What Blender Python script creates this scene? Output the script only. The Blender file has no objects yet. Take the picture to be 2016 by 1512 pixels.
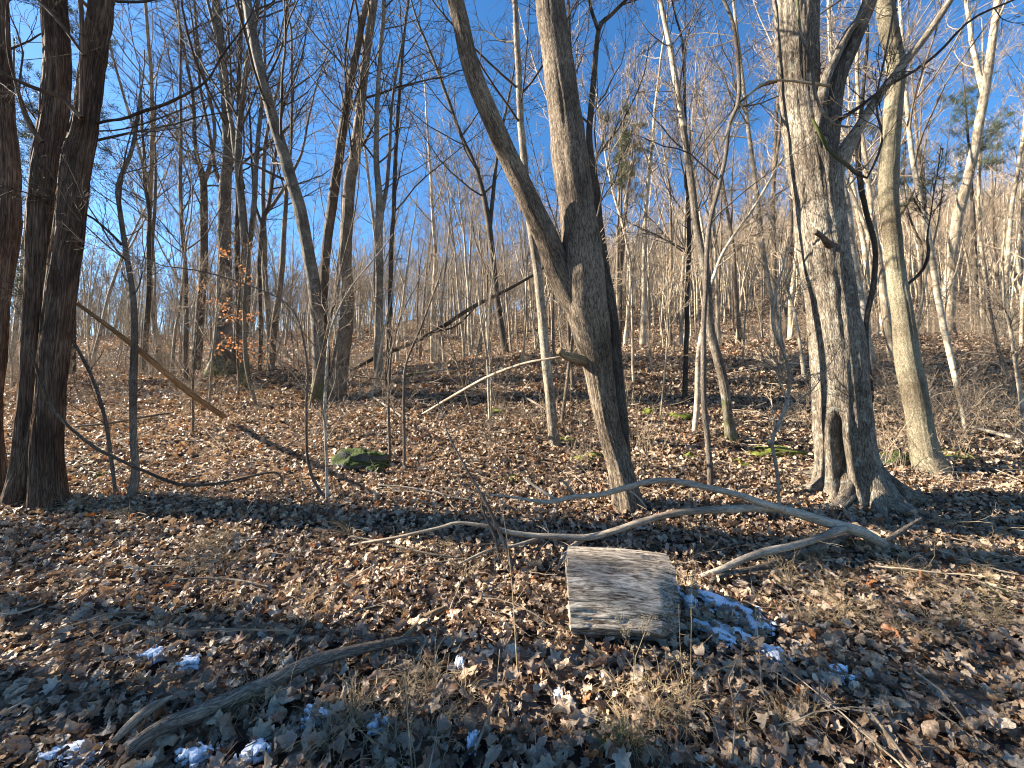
import bpy, math, random
import numpy as np
from mathutils import Vector
rng = np.random.default_rng(7)
random.seed(7)
SC = bpy.context.scene
COL = SC.collection

# ------------------------------------------------------------------ camera, sky, sun, exposure
F_PX, CX, CY, PITCH, EYE = 757.0, 1008.0, 756.0, math.radians(2.0), 1.5
cam_data = bpy.data.cameras.new('camera')
cam = bpy.data.objects.new('camera', cam_data); COL.objects.link(cam)
cam_data.sensor_width = 36.0; cam_data.lens = 36.0 * F_PX / 2016.0
cam_data.clip_start = 0.05; cam_data.clip_end = 3000
cam.location = (0, 0, EYE); cam.rotation_euler = (math.pi/2 + PITCH, 0, 0)
SC.camera = cam

SUN_AZ = math.radians(-82)      # measured from +Y towards +X
SUN_EL = math.radians(29)
world = bpy.data.worlds.new('World'); SC.world = world; world.use_nodes = True
wn = world.node_tree.nodes; wl = world.node_tree.links
bg = wn['Background']; bg.inputs['Strength'].default_value = 0.060
sky = wn.new('ShaderNodeTexSky'); sky.sky_type = 'NISHITA'; sky.sun_disc = False
sky.sun_elevation = SUN_EL; sky.sun_rotation = SUN_AZ
sky.air_density = 1.0; sky.dust_density = 0.25; sky.ozone_density = 3.5; sky.altitude = 300
sat = wn.new('ShaderNodeHueSaturation'); sat.inputs['Saturation'].default_value = 1.22
wl.new(sky.outputs[0], sat.inputs['Color']); wl.new(sat.outputs[0], bg.inputs['Color'])
sun_d = bpy.data.lights.new('sun', 'SUN'); sun_d.energy = 5.0; sun_d.angle = math.radians(0.5)
sun_d.color = (1.0, 0.90, 0.74)
sun = bpy.data.objects.new('sun', sun_d); COL.objects.link(sun)
sd = Vector((math.sin(SUN_AZ)*math.cos(SUN_EL), math.cos(SUN_AZ)*math.cos(SUN_EL), math.sin(SUN_EL)))
sun.rotation_euler = sd.to_track_quat('Z', 'Y').to_euler()
SC.view_settings.view_transform = 'Standard'; SC.view_settings.look = 'None'
SC.view_settings.exposure = 2.18; SC.view_settings.gamma = 1.0; SC.view_settings.use_curve_mapping = False
SC.cycles.max_bounces = 5; SC.cycles.diffuse_bounces = 1; SC.cycles.glossy_bounces = 1
SC.cycles.transmission_bounces = 3; SC.cycles.transparent_max_bounces = 4
SC.cycles.pixel_filter_type = 'BLACKMAN_HARRIS'; SC.cycles.filter_width = 1.1
SC.cycles.caustics_reflective = False; SC.cycles.caustics_refractive = False

# ------------------------------------------------------------------ noise
def _h(ix, iy, iz):
    n = (ix*374761393 + iy*668265263 + iz*1274126177) & 0xffffffff
    n = ((n ^ (n >> 13)) * 1274126177) & 0xffffffff
    return ((n ^ (n >> 16)) & 0xffff) / 65535.0
def vnoise(x, y, z=None):
    x = np.asarray(x, float); y = np.asarray(y, float); z = np.zeros_like(x) if z is None else np.asarray(z, float)
    ix, iy, iz = (np.floor(a).astype(np.int64) for a in (x, y, z))
    fx, fy, fz = x-ix, y-iy, z-iz
    fx, fy, fz = (a*a*(3-2*a) for a in (fx, fy, fz))
    def L(a, b, t): return a+(b-a)*t
    c = [[[_h(ix+i, iy+j, iz+k) for k in (0, 1)] for j in (0, 1)] for i in (0, 1)]
    a = L(L(c[0][0][0], c[1][0][0], fx), L(c[0][1][0], c[1][1][0], fx), fy)
    b = L(L(c[0][0][1], c[1][0][1], fx), L(c[0][1][1], c[1][1][1], fx), fy)
    return L(a, b, fz)*2-1
def fbm(x, y, z=None, o=4):
    s = 0; a = 1; t = 0
    for i in range(o):
        f = 2.03**i
        s = s + a*vnoise(np.asarray(x)*f+i*17.3, np.asarray(y)*f-i*9.1, None if z is None else np.asarray(z)*f); t += a; a *= .5
    return s/t

# ------------------------------------------------------------------ terrain
_PY = np.array([-200, -30, -5, 0, 2, 3, 4, 5, 6, 7.5, 9, 11, 14, 18, 22, 30, 40, 60, 85, 110, 135, 170, 260, 900], float)
_PZ = np.array([-6, -1.5, -.3, 0, .02, .10, .24, .42, .66, 1.02, 1.38, 1.82, 2.42, 2.95, 3.05, 3.5, 5.4, 11.0, 18.5, 26.5, 32, 35, 32, 28], float)
_fy = np.linspace(-200, 900, 11001); _fz = np.interp(_fy, _PY, _PZ)
_k = np.exp(-0.5*(np.arange(-12, 13)/5.0)**2); _k /= _k.sum()
_fz = np.convolve(np.pad(_fz, 12, 'edge'), _k, 'valid'); _fz -= np.interp(0, _fy, _fz)
def sstep(a, b, x):
    t = np.clip((x-a)/(b-a), 0, 1); return t*t*(3-2*t)
def gz(x, y):
    x = np.asarray(x, float); y = np.asarray(y, float)
    z = np.interp(y, _fy, _fz)
    near = sstep(3, 16, y)
    mid = 1-sstep(25, 50, y)
    z = z + near*mid*(0.75*sstep(-6, 3, x) + 0.6*sstep(5, 18, x) - 0.25*sstep(-6, -16, x))
    far = sstep(30, 110, y)
    z = z * (1 + far*np.clip(x/130.0, -1.3, 1.3)*0.5)
    z = z + .07*np.clip(x, 0, 70)*sstep(15, 48, y)*(1-sstep(200, 400, y))
    z = z + 0.05*fbm(x*.8, y*.8, o=3)*sstep(1.0, 4, np.hypot(x, y)) + 0.16*fbm(x*.25+5, y*.25, o=2)*sstep(3, 9, np.hypot(x, y))
    z = z + 1.8*fbm(x*.03+3, y*.03, o=3)*far
    return z
_g0 = float(gz(0., 0.))
def G(x, y): return gz(x, y) - _g0

def ray(px, py):
    a = (np.asarray(px, float)-CX)/F_PX; b = -(np.asarray(py, float)-CY)/F_PX
    c, s = math.cos(PITCH), math.sin(PITCH)
    return np.stack([a, c - b*s, s + b*c], -1)
def at(px, py, Y):
    d = ray(px, py); return np.array([0, 0, EYE]) + d*(np.asarray(Y, float)/d[..., 1])[..., None]
def ground_at(px, py):
    d = ray(px, py); Y = np.concatenate([np.arange(1.0, 40, .01), np.arange(40, 200, .1)])
    p = np.array([0, 0, EYE]) + d[None]*(Y/d[1])[:, None]
    below = p[:, 2] < G(p[:, 0], p[:, 1])
    i = int(np.argmax(below)) if below.any() else len(Y)-1
    return np.array([p[i, 0], p[i, 1], float(G(p[i, 0], p[i, 1]))])

# ------------------------------------------------------------------ materials
def new_mat(name):
    m = bpy.data.materials.new(name); m.use_nodes = True
    nt = m.node_tree; b = nt.nodes['Principled BSDF']; b.inputs['Specular IOR Level'].default_value = 0.25
    return m, nt, nt.nodes, nt.links, b
def ramp(nodes, stops, interp='LINEAR'):
    r = nodes.new('ShaderNodeValToRGB'); cr = r.color_ramp; cr.interpolation = interp
    while len(cr.elements) < len(stops): cr.elements.new(0.5)
    for e, (p, c) in zip(cr.elements, stops):
        e.position = p; e.color = (*c, 1) if len(c) == 3 else c
    return r
def math_node(nodes, links, op, a, b=None, clamp=False):
    n = nodes.new('ShaderNodeMath'); n.operation = op; n.use_clamp = clamp
    for i, v in enumerate((a, b)):
        if v is None: continue
        if hasattr(v, 'links') or hasattr(v, 'is_linked'): links.new(v, n.inputs[i])
        else: n.inputs[i].default_value = v
    return n.outputs[0]
def mixc(nodes, links, fac, a, b, mode='MIX'):
    n = nodes.new('ShaderNodeMix'); n.data_type = 'RGBA'; n.blend_type = mode
    for sock, v in ((n.inputs[0], fac), (n.inputs[6], a), (n.inputs[7], b)):
        if hasattr(v, 'is_linked'): links.new(v, sock)
        elif isinstance(v, (int, float)): sock.default_value = v
        else: sock.default_value = (*v, 1)
    return n.outputs[2]
def noise(nodes, links, vec, scale, detail=4, rough=.55, dist=0.0):
    n = nodes.new('ShaderNodeTexNoise'); n.inputs['Scale'].default_value = scale
    n.inputs['Detail'].default_value = detail; n.inputs['Roughness'].default_value = rough
    n.inputs['Distortion'].default_value = dist
    links.new(vec, n.inputs['Vector']); return n.outputs['Fac']

def bark(name, dark, mid, light, scale=14.0, stretch=.16, bump=.6, moss=0.0, lichen=0.0, rings=False, var=.35):
    m, nt, N, L, b = new_mat(name)
    at_ = N.new('ShaderNodeAttribute'); at_.attribute_name = 'rest'
    mp = N.new('ShaderNodeMapping'); mp.inputs['Scale'].default_value = (1, 1, stretch)
    L.new(at_.outputs['Vector'], mp.inputs['Vector'])
    v = mp.outputs[0]
    n1 = noise(N, L, v, scale, 6, .62, .6)
    n2 = noise(N, L, v, scale*3.1, 5, .6, .3)
    vo = N.new('ShaderNodeTexVoronoi'); vo.feature = 'DISTANCE_TO_EDGE'; vo.inputs['Scale'].default_value = scale*1.3
    dist = N.new('ShaderNodeVectorMath'); dist.operation = 'ADD'
    ns = N.new('ShaderNodeTexNoise'); ns.inputs['Scale'].default_value = scale*1.1; L.new(v, ns.inputs['Vector'])
    sc = N.new('ShaderNodeVectorMath'); sc.operation = 'SCALE'; sc.inputs['Scale'].default_value = .09
    L.new(ns.outputs['Color'], sc.inputs[0]); L.new(v, dist.inputs[0]); L.new(sc.outputs[0], dist.inputs[1])
    L.new(dist.outputs[0], vo.inputs['Vector'])
    crack = math_node(N, L, 'MULTIPLY', vo.outputs['Distance'], 5.0, True)
    h = math_node(N, L, 'MULTIPLY', math_node(N, L, 'ADD', n1, n2), .5)
    h2 = math_node(N, L, 'ADD', math_node(N, L, 'MULTIPLY', h, .8), math_node(N, L, 'MULTIPLY', crack, .2))
    r = ramp(N, [(.36, dark), (.52, mid), (.70, light)]); L.new(h2, r.inputs[0])
    col = r.outputs[0]
    big = noise(N, L, at_.outputs['Vector'], 1.7, 3)
    rb = ramp(N, [(.33, (.50, .46, .43)), (.66, (1.18, 1.18, 1.15))]); L.new(big, rb.inputs[0])
    col = mixc(N, L, 1.0, col, rb.outputs[0], 'MULTIPLY')
    if lichen:
        ln = noise(N, L, at_.outputs['Vector'], 9, 5, .7); lr = ramp(N, [(.56, (0, 0, 0)), (.64, (lichen,)*3)]); L.new(ln, lr.inputs[0])
        col = mixc(N, L, lr.outputs[0], col, (.42, .43, .36))
    if rings:
        sp = N.new('ShaderNodeMapping'); sp.inputs['Scale'].default_value = (2, 2, 26); L.new(at_.outputs['Vector'], sp.inputs['Vector'])
        rn = noise(N, L, sp.outputs[0], 1.0, 3, .6); rr = ramp(N, [(.34, (.25, .2, .16)), (.46, (1, 1, 1))]); L.new(rn, rr.inputs[0])
        col = mixc(N, L, .7, col, rr.outputs[0], 'MULTIPLY')
    if moss:
        sx = N.new('ShaderNodeSeparateXYZ'); L.new(at_.outputs['Vector'], sx.inputs[0])
        mn = noise(N, L, at_.outputs['Vector'], 6, 5, .65)
        at2 = N.new('ShaderNodeAttribute'); at2.attribute_name = 'hgt'
        low = math_node(N, L, 'SUBTRACT', moss, math_node(N, L, 'MULTIPLY', at2.outputs['Fac'], .35))
        mf = math_node(N, L, 'ADD', mn, low)
        mr = ramp(N, [(.72, (0, 0, 0)), (.95, (1, 1, 1))]); L.new(mf, mr.inputs[0])
        col = mixc(N, L, mr.outputs[0], col, (.085, .095, .02))
    oi = N.new('ShaderNodeObjectInfo')
    vr = ramp(N, [(0, (1-var, 1-var, 1-var*.95)), (1, (1+var*.6, 1+var*.55, 1+var*.45))]); L.new(oi.outputs['Random'], vr.inputs[0])
    col = mixc(N, L, 1.0, col, vr.outputs[0], 'MULTIPLY')
    L.new(col, b.inputs['Base Color']); b.inputs['Roughness'].default_value = .85
    bp = N.new('ShaderNodeBump'); bp.inputs['Strength'].default_value = bump; bp.inputs['Distance'].default_value = .02
    L.new(h2, bp.inputs['Height']); L.new(bp.outputs[0], b.inputs['Normal'])
    return m

M = {}
M['oak'] = bark('bark_furrowed', (.048, .036, .026), (.195, .15, .11), (.37, .298, .22), 32, .18, 1.0)
M['dark'] = bark('bark_dark', (.03, .024, .018), (.085, .068, .052), (.17, .14, .11), 30, .2, .7)
M['smooth'] = bark('bark_smooth_grey', (.10, .082, .062), (.22, .185, .145), (.37, .32, .255), 22, .35, .3, lichen=.5)
M['greensmooth'] = bark('bark_mossy_grey', (.09, .078, .055), (.205, .18, .125), (.34, .30, .225), 36, .35, .5, moss=.2)
M['greyoak'] = bark('bark_furrowed_grey', (.045, .037, .03), (.175, .148, .118), (.34, .295, .24), 32, .18, 1.0, lichen=.35)
M['mossbase'] = bark('bark_grey_mossy_foot', (.07, .058, .045), (.18, .15, .12), (.33, .285, .23), 30, .2, .6, moss=.52, lichen=.4)
M['cedar'] = bark('bark_cedar_strips', (.04, .026, .018), (.14, .092, .064), (.26, .185, .135), 34, .04, 1.0)
M['birch'] = bark('bark_pale_birch', (.24, .2, .16), (.42, .37, .3), (.6, .55, .46), 8, .5, .25, rings=True)
M['pale'] = bark('bark_pale_forest', (.24, .19, .135), (.43, .355, .265), (.60, .52, .40), 9, .2, .4, var=.3)
M['twig'] = bark('twig_bark', (.20, .155, .11), (.34, .27, .20), (.48, .40, .31), 20, .2, .1, var=.35)
M['twigdark'] = bark('twig_bark_dark', (.055, .043, .034), (.10, .08, .062), (.17, .14, .11), 20, .2, .1, var=.3)
M['barkless'] = bark('barkless_pale_wood', (.16, .13, .10), (.33, .28, .225), (.50, .44, .36), 44, .12, .3, var=.1)
M['rotwood'] = bark('yellowed_rotten_wood', (.10, .065, .035), (.27, .185, .105), (.42, .32, .20), 40, .05, .7, var=.1)
M['deadgrey'] = bark('dead_grey_bark', (.06, .048, .038), (.17, .14, .115), (.30, .255, .21), 42, .2, .8, var=.1)

def leaf_mat(name, stops, trans=.18):
    m, nt, N, L, b = new_mat(name)
    oi = N.new('ShaderNodeObjectInfo'); r = ramp(N, stops); L.new(oi.outputs['Random'], r.inputs[0])
    uv = N.new('ShaderNodeUVMap'); uv.uv_map = 'uv'
    tc = N.new('ShaderNodeSeparateXYZ'); L.new(uv.outputs[0], tc.inputs[0])
    # veins: radial lines from the stalk, drawn in leaf coordinates
    ang = math_node(N, L, 'ARCTAN2', tc.outputs[0], math_node(N, L, 'ADD', tc.outputs[1], .45))
    w = math_node(N, L, 'ABSOLUTE', math_node(N, L, 'SINE', math_node(N, L, 'MULTIPLY', ang, 4.2)))
    vr = ramp(N, [(.0, (1.35, 1.3, 1.2)), (.10, (.92, .92, .92)), (1, (1.0, 1.0, 1.0))]); L.new(w, vr.inputs[0])
    col = mixc(N, L, .6, r.outputs[0], vr.outputs[0], 'MULTIPLY')
    geo = N.new('ShaderNodeNewGeometry')
    sc = N.new('ShaderNodeVectorMath'); sc.operation = 'MULTIPLY_ADD'; L.new(oi.outputs['Random'], sc.inputs[1])
    sc.inputs[0].default_value = (31, 17, 5); L.new(uv.outputs[0], sc.inputs[2])
    n = noise(N, L, sc.outputs[0], 3.5, 5, .7)
    nr = ramp(N, [(.35, (.5, .42, .36)), (.55, (1, 1, 1)), (.75, (1.12, 1.1, 1.05))]); L.new(n, nr.inputs[0])
    col = mixc(N, L, .85, col, nr.outputs[0], 'MULTIPLY')
    back = mixc(N, L, .3, col, (.46, .37, .28)); col = mixc(N, L, geo.outputs['Backfacing'], col, back)
    L.new(col, b.inputs['Base Color']); b.inputs['Roughness'].default_value = .48
    b.inputs['Specular IOR Level'].default_value = .45
    tr = N.new('ShaderNodeBsdfTranslucent'); L.new(mixc(N, L, 1.0, col, (1.12, .9, .66), 'MULTIPLY'), tr.inputs['Color'])
    mx = N.new('ShaderNodeMixShader'); mx.inputs[0].default_value = trans
    L.new(b.outputs[0], mx.inputs[1]); L.new(tr.outputs[0], mx.inputs[2])
    bp = N.new('ShaderNodeBump'); bp.inputs['Strength'].default_value = .5; bp.inputs['Distance'].default_value = .004
    L.new(math_node(N, L, 'ADD', n, w), bp.inputs['Height']); L.new(bp.outputs[0], b.inputs['Normal'])
    L.new(mx.outputs[0], N['Material Output'].inputs[0]); return m
M['leaf'] = leaf_mat('dead_leaf', [(0, (.075, .042, .025)), (.16, (.17, .10, .06)), (.32, (.27, .18, .115)), (.52, (.38, .27, .175)),
                                   (.72, (.49, .365, .25)), (.93, (.60, .49, .37)), (.965, (.30, .12, .045)), (1, (.38, .17, .07))])
M['beech'] = leaf_mat('clinging_orange_leaf', [(0, (.40, .19, .08)), (.5, (.54, .29, .12)), (1, (.62, .40, .20))], .5)

def soil_mat():
    m, nt, N, L, b = new_mat('forest_floor')
    g = N.new('ShaderNodeTexCoord'); v = g.outputs['Object']
    vo = N.new('ShaderNodeTexVoronoi'); vo.inputs['Scale'].default_value = 12; vo.inputs['Randomness'].default_value = 1
    n0 = N.new('ShaderNodeTexNoise'); n0.inputs['Scale'].default_value = 18; L.new(v, n0.inputs['Vector'])
    sc = N.new('ShaderNodeVectorMath'); sc.operation = 'MULTIPLY_ADD'; sc.inputs[1].default_value = (.08,)*3
    L.new(n0.outputs['Color'], sc.inputs[0]); L.new(v, sc.inputs[2]); L.new(sc.outputs[0], vo.inputs['Vector'])
    sp = N.new('ShaderNodeSeparateColor'); L.new(vo.outputs['Color'], sp.inputs[0])
    r = ramp(N, [(0, (.015, .010, .007)), (.45, (.07, .045, .028)), (.7, (.24, .16, .10)), (1, (.42, .30, .2))]); L.new(sp.outputs[0], r.inputs[0])
    big = noise(N, L, v, .9, 4); rb = ramp(N, [(.3, (.6, .58, .56)), (.65, (1.1, 1.1, 1.1))]); L.new(big, rb.inputs[0])
    col = mixc(N, L, 1.0, r.outputs[0], rb.outputs[0], 'MULTIPLY')
    L.new(col, b.inputs['Base Color']); b.inputs['Roughness'].default_value = .9
    bp = N.new('ShaderNodeBump'); bp.inputs['Strength'].default_value = 1; bp.inputs['Distance'].default_value = .05
    L.new(math_node(N, L, 'ADD', sp.outputs[1], vo.outputs['Distance']), bp.inputs['Height']); L.new(bp.outputs[0], b.inputs['Normal'])
    return m
M['soil'] = soil_mat()
def simple(name, col, rough=.8, var=.3, scale=20, bump=.3, sss=0):
    m, nt, N, L, b = new_mat(name)
    tc = N.new('ShaderNodeTexCoord'); n = noise(N, L, tc.outputs['Object'], scale, 5, .65)
    oi = N.new('ShaderNodeObjectInfo')
    r = ramp(N, [(.3, tuple(c*(1-var) for c in col)), (.7, tuple(min(1, c*(1+var)) for c in col))]); L.new(n, r.inputs[0])
    L.new(r.outputs[0], b.inputs['Base Color']); b.inputs['Roughness'].default_value = rough
    bp = N.new('ShaderNodeBump'); bp.inputs['Strength'].default_value = bump; bp.inputs['Distance'].default_value = .01
    L.new(n, bp.inputs['Height']); L.new(bp.outputs[0], b.inputs['Normal'])
    if sss:
        b.inputs['Subsurface Weight'].default_value = sss; b.inputs['Subsurface Radius'].default_value = (.02, .02, .03)
    return m
M['straw'] = simple('dry_straw', (.36, .27, .16), .7, .35, 12)
M['green'] = simple('green_blade', (.10, .13, .04), .6, .3, 12)
M['snow'] = simple('old_snow', (.80, .83, .88), .55, .06, 60, .5)
M['moss'] = simple('cushion_moss', (.12, .135, .02), .95, .6, 45, 1.0)
M['needle'] = simple('evergreen_needles', (.085, .10, .045), .6, .4, 4, 0)
M['seed'] = simple('dry_seed_heads', (.42, .33, .2), .8, .2, 40)
def rock_mat():
    m, nt, N, L, b = new_mat('mossy_rock')
    tc = N.new('ShaderNodeTexCoord'); v = tc.outputs['Object']
    n = noise(N, L, v, 7, 7, .65); r = ramp(N, [(.3, (.03, .03, .028)), (.7, (.13, .125, .115))]); L.new(n, r.inputs[0])
    geo = N.new('ShaderNodeNewGeometry'); s = N.new('ShaderNodeSeparateXYZ'); L.new(geo.outputs['Normal'], s.inputs[0])
    f = math_node(N, L, 'ADD', math_node(N, L, 'MULTIPLY', s.outputs[2], .5), noise(N, L, v, 4, 4, .6))
    fr = ramp(N, [(.54, (0, 0, 0)), (.7, (1, 1, 1))]); L.new(f, fr.inputs[0])
    n3 = noise(N, L, v, 40, 3); mr = ramp(N, [(.3, (.012, .02, .005)), (.7, (.06, .085, .012))]); L.new(n3, mr.inputs[0])
    L.new(mixc(N, L, fr.outputs[0], r.outputs[0], mr.outputs[0]), b.inputs['Base Color']); b.inputs['Roughness'].default_value = .9
    bp = N.new('ShaderNodeBump'); bp.inputs['Strength'].default_value = .8; bp.inputs['Distance'].default_value = .02
    L.new(math_node(N, L, 'ADD', n, n3), bp.inputs['Height']); L.new(bp.outputs[0], b.inputs['Normal']); return m
M['rock'] = rock_mat()
def log_mat():
    m, nt, N, L, b = new_mat('weathered_split_log')
    at_ = N.new('ShaderNodeAttribute'); at_.attribute_name = 'rest'
    mp = N.new('ShaderNodeMapping'); mp.inputs['Scale'].default_value = (1, 1, .14); L.new(at_.outputs['Vector'], mp.inputs['Vector'])
    n1 = noise(N, L, mp.outputs[0], 34, 10, .74, 1.6); n2 = noise(N, L, mp.outputs[0], 170, 5, .65, .6)
    h = math_node(N, L, 'ADD', math_node(N, L, 'MULTIPLY', n1, .65), math_node(N, L, 'MULTIPLY', n2, .35))
    r = ramp(N, [(.39, (.02, .015, .011)), (.45, (.11, .088, .07)), (.51, (.30, .26, .215)), (.60, (.55, .50, .44))]); L.new(h, r.inputs[0])
    mp2 = N.new('ShaderNodeMapping'); mp2.inputs['Scale'].default_value = (1, 1, .22); L.new(at_.outputs['Vector'], mp2.inputs['Vector'])
    n3 = noise(N, L, mp2.outputs[0], 8, 4, .6); r3 = ramp(N, [(.34, (.45, .42, .40)), (.6, (1.1, 1.08, 1.05))]); L.new(n3, r3.inputs[0])
    L.new(mixc(N, L, 1.0, r.outputs[0], r3.outputs[0], 'MULTIPLY'), b.inputs['Base Color']); b.inputs['Roughness'].default_value = .85
    bp = N.new('ShaderNodeBump'); bp.inputs['Strength'].default_value = 1; bp.inputs['Distance'].default_value = .012
    L.new(h, bp.inputs['Height']); L.new(bp.outputs[0], b.inputs['Normal']); return m
M['log'] = log_mat()

# ------------------------------------------------------------------ mesh building
class MB:
    def __init__(s): s.v = []; s.q = []; s.t = []; s.r = []; s.h = []; s.n = 0; s.uv = []
    def raw(s, v, quads=None, tris=None, rest=None, hgt=None):
        v = np.asarray(v, float).reshape(-1, 3); s.v.append(v)
        s.r.append(v if rest is None else np.asarray(rest).reshape(-1, 3))
        s.h.append(np.zeros(len(v)) if hgt is None else np.asarray(hgt).ravel())
        if quads is not None and len(quads): s.q.append(np.asarray(quads, np.int64).reshape(-1, 4)+s.n)
        if tris is not None and len(tris): s.t.append(np.asarray(tris, np.int64).reshape(-1, 3)+s.n)
        s.n += len(v)
    def tubes(s, P, R, k, disp=None):
        P = np.asarray(P, float); R = np.asarray(R, float)
        if P.ndim == 2: P = P[None]; R = R[None]
        B, n, _ = P.shape
        if B == 0: return
        T = np.gradient(P, axis=1); T /= np.linalg.norm(T, axis=2, keepdims=True)+1e-9
        Tm = T.mean(1); ref = np.where((np.abs(Tm[:, 2:3]) > .75), np.array([[1., 0, 0]]), np.array([[0., 0, 1]]))
        ref = np.where((np.abs(Tm[:, 2:3]) <= .75) | (np.abs(Tm[:, 0:1]) < .8), ref, np.array([[0., 1, 0]]))[:, None, :]
        U = np.cross(ref, T); U /= np.linalg.norm(U, axis=2, keepdims=True)+1e-9
        V = np.cross(T, U)
        a = np.arange(k)*2*math.pi/k
        ca, sa = np.cos(a)[None, None, :, None], np.sin(a)[None, None, :, None]
        seg = np.linalg.norm(np.diff(P, axis=1), axis=2); Ls = np.concatenate([np.zeros((B, 1)), np.cumsum(seg, 1)], 1)
        RR = np.repeat(R[:, :, None], k, 2)
        if disp is not None: RR = RR + disp(np.broadcast_to(a[None, None], RR.shape), np.repeat(Ls[:, :, None], k, 2), RR)
        X = P[:, :, None, :] + RR[..., None]*(ca*U[:, :, None, :] + sa*V[:, :, None, :])
        off = rng.uniform(0, 50, (B, 1, 1, 3)) if B > 1 else np.full((1, 1, 1, 3), rng.uniform(0, 50))
        rest = np.stack([RR*np.cos(a), RR*np.sin(a), np.repeat(Ls[:, :, None], k, 2)], -1) + off
        idx = np.arange(B*n*k).reshape(B, n, k)
        q = np.stack([idx[:, :-1], np.roll(idx, -1, 2)[:, :-1], np.roll(idx, -1, 2)[:, 1:], idx[:, 1:]], -1).reshape(-1, 4)
        s.raw(X, q, None, rest, np.repeat(Ls[:, :, None], k, 2))
    def mesh(s, name, mat, uv=None, smooth=True):
        me = bpy.data.meshes.new(name); V = np.concatenate(s.v)
        q = np.concatenate(s.q) if s.q else np.zeros((0, 4), np.int64); t = np.concatenate(s.t) if s.t else np.zeros((0, 3), np.int64)
        me.vertices.add(len(V)); me.vertices.foreach_set('co', V.ravel().astype(np.float32))
        li = np.concatenate([q.ravel(), t.ravel()]).astype(np.int32)
        ls = np.concatenate([np.arange(len(q))*4, len(q)*4+np.arange(len(t))*3]).astype(np.int32)
        me.loops.add(len(li)); me.loops.foreach_set('vertex_index', li)
        me.polygons.add(len(ls)); me.polygons.foreach_set('loop_start', ls)
        me.polygons.foreach_set('use_smooth', np.full(len(ls), smooth))
        at1 = me.attributes.new('rest', 'FLOAT_VECTOR', 'POINT'); at1.data.foreach_set('vector', np.concatenate(s.r).ravel().astype(np.float32))
        at2 = me.attributes.new('hgt', 'FLOAT', 'POINT'); at2.data.foreach_set('value', np.concatenate(s.h).astype(np.float32))
        if uv is not None:
            ul = me.uv_layers.new(name='uv'); ul.data.foreach_set('uv', np.asarray(uv)[li].ravel().astype(np.float32))
        me.update(calc_edges=True); me.materials.append(mat); return me
    def build(s, name, mat, parent=None, loc=None, uv=None, smooth=True):
        if loc is not None:
            loc = np.asarray(loc, float); s.v = [v-loc for v in s.v]
        o = bpy.data.objects.new(name, s.mesh(name, mat, uv, smooth)); COL.objects.link(o)
        if parent is not None: o.parent = parent
        elif loc is not None: o.location = loc
        return o
def tag(o, label, cat, group=None, kind=None):
    o['label'] = label; o['category'] = cat
    if group: o['group'] = group
    if kind: o['kind'] = kind
    return o
def thing(name, loc, label, cat, group=None):
    o = bpy.data.objects.new(name, None); COL.objects.link(o); o.location = tuple(float(a) for a in loc); o.empty_display_size = .1
    return tag(o, label, cat, group)

def spline(pts, n):
    pts = np.asarray(pts, float); m = len(pts)
    if m == 2:
        t = np.linspace(0, 1, n)[:, None]; return pts[0]*(1-t)+pts[1]*t
    P = np.vstack([2*pts[0]-pts[1], pts, 2*pts[-1]-pts[-2]])
    d = np.linalg.norm(np.diff(pts[:, :3], axis=0), axis=1); c = np.concatenate([[0], np.cumsum(d)]); s = np.linspace(0, c[-1]-1e-9, n)
    i = np.clip(np.searchsorted(c, s, side='right')-1, 0, m-2); t = ((s-c[i])/np.maximum(d[i], 1e-9))[:, None]
    p0, p1, p2, p3 = P[i], P[i+1], P[i+2], P[i+3]
    return .5*((2*p1)+(-p0+p2)*t+(2*p0-5*p1+4*p2-p3)*t*t+(-p0+3*p1-3*p2+p3)*t**3)

def grow(P, R, per, t0, t1, lf, ang, npts, up=.1, wig=.12, rf=.5, tip=.2, rmin=.0015, fall=.5):
    B, n, _ = P.shape
    L = np.linalg.norm(np.diff(P, axis=1), axis=2).sum(1)
    cnt = np.floor(per*np.clip(L/np.mean(L), .3, 2.5)+rng.random(B)).astype(int) if np.isscalar(per) else per
    idx = np.repeat(np.arange(B), cnt); K = len(idx)
    t = rng.uniform(t0, t1, K); f = t*(n-1); i = np.clip(f.astype(int), 0, n-2); w = (f-i)[:, None]
    pos = P[idx, i]*(1-w)+P[idx, i+1]*w; r = R[idx, i]*(1-w[:, 0])+R[idx, i+1]*w[:, 0]
    T = P[idx, i+1]-P[idx, i]; T /= np.linalg.norm(T, axis=1, keepdims=True)+1e-9
    q = rng.normal(size=(K, 3)); q -= (q*T).sum(1, keepdims=True)*T; q /= np.linalg.norm(q, axis=1, keepdims=True)+1e-9
    a = rng.uniform(*ang, K)[:, None]; d = np.cos(a)*T+np.sin(a)*q
    ln = lf*L[idx]*(1-fall*t)*rng.uniform(.5, 1.25, K)
    out = np.empty((K, npts, 3)); out[:, 0] = pos; st = (ln/(npts-1))[:, None]
    for j in range(1, npts):
        out[:, j] = out[:, j-1]+d*st
        d = d+wig*rng.normal(size=(K, 3))+np.array([0, 0, up]); d /= np.linalg.norm(d, axis=1, keepdims=True)
    r0 = np.maximum(r*rf*rng.uniform(.7, 1.1, K), rmin*1.3)
    r0 = np.minimum(r0, np.maximum(ln*.0088, rmin*1.3))
    RR = r0[:, None]*np.linspace(1, tip, npts)[None]; return out, np.maximum(RR, rmin)

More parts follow.
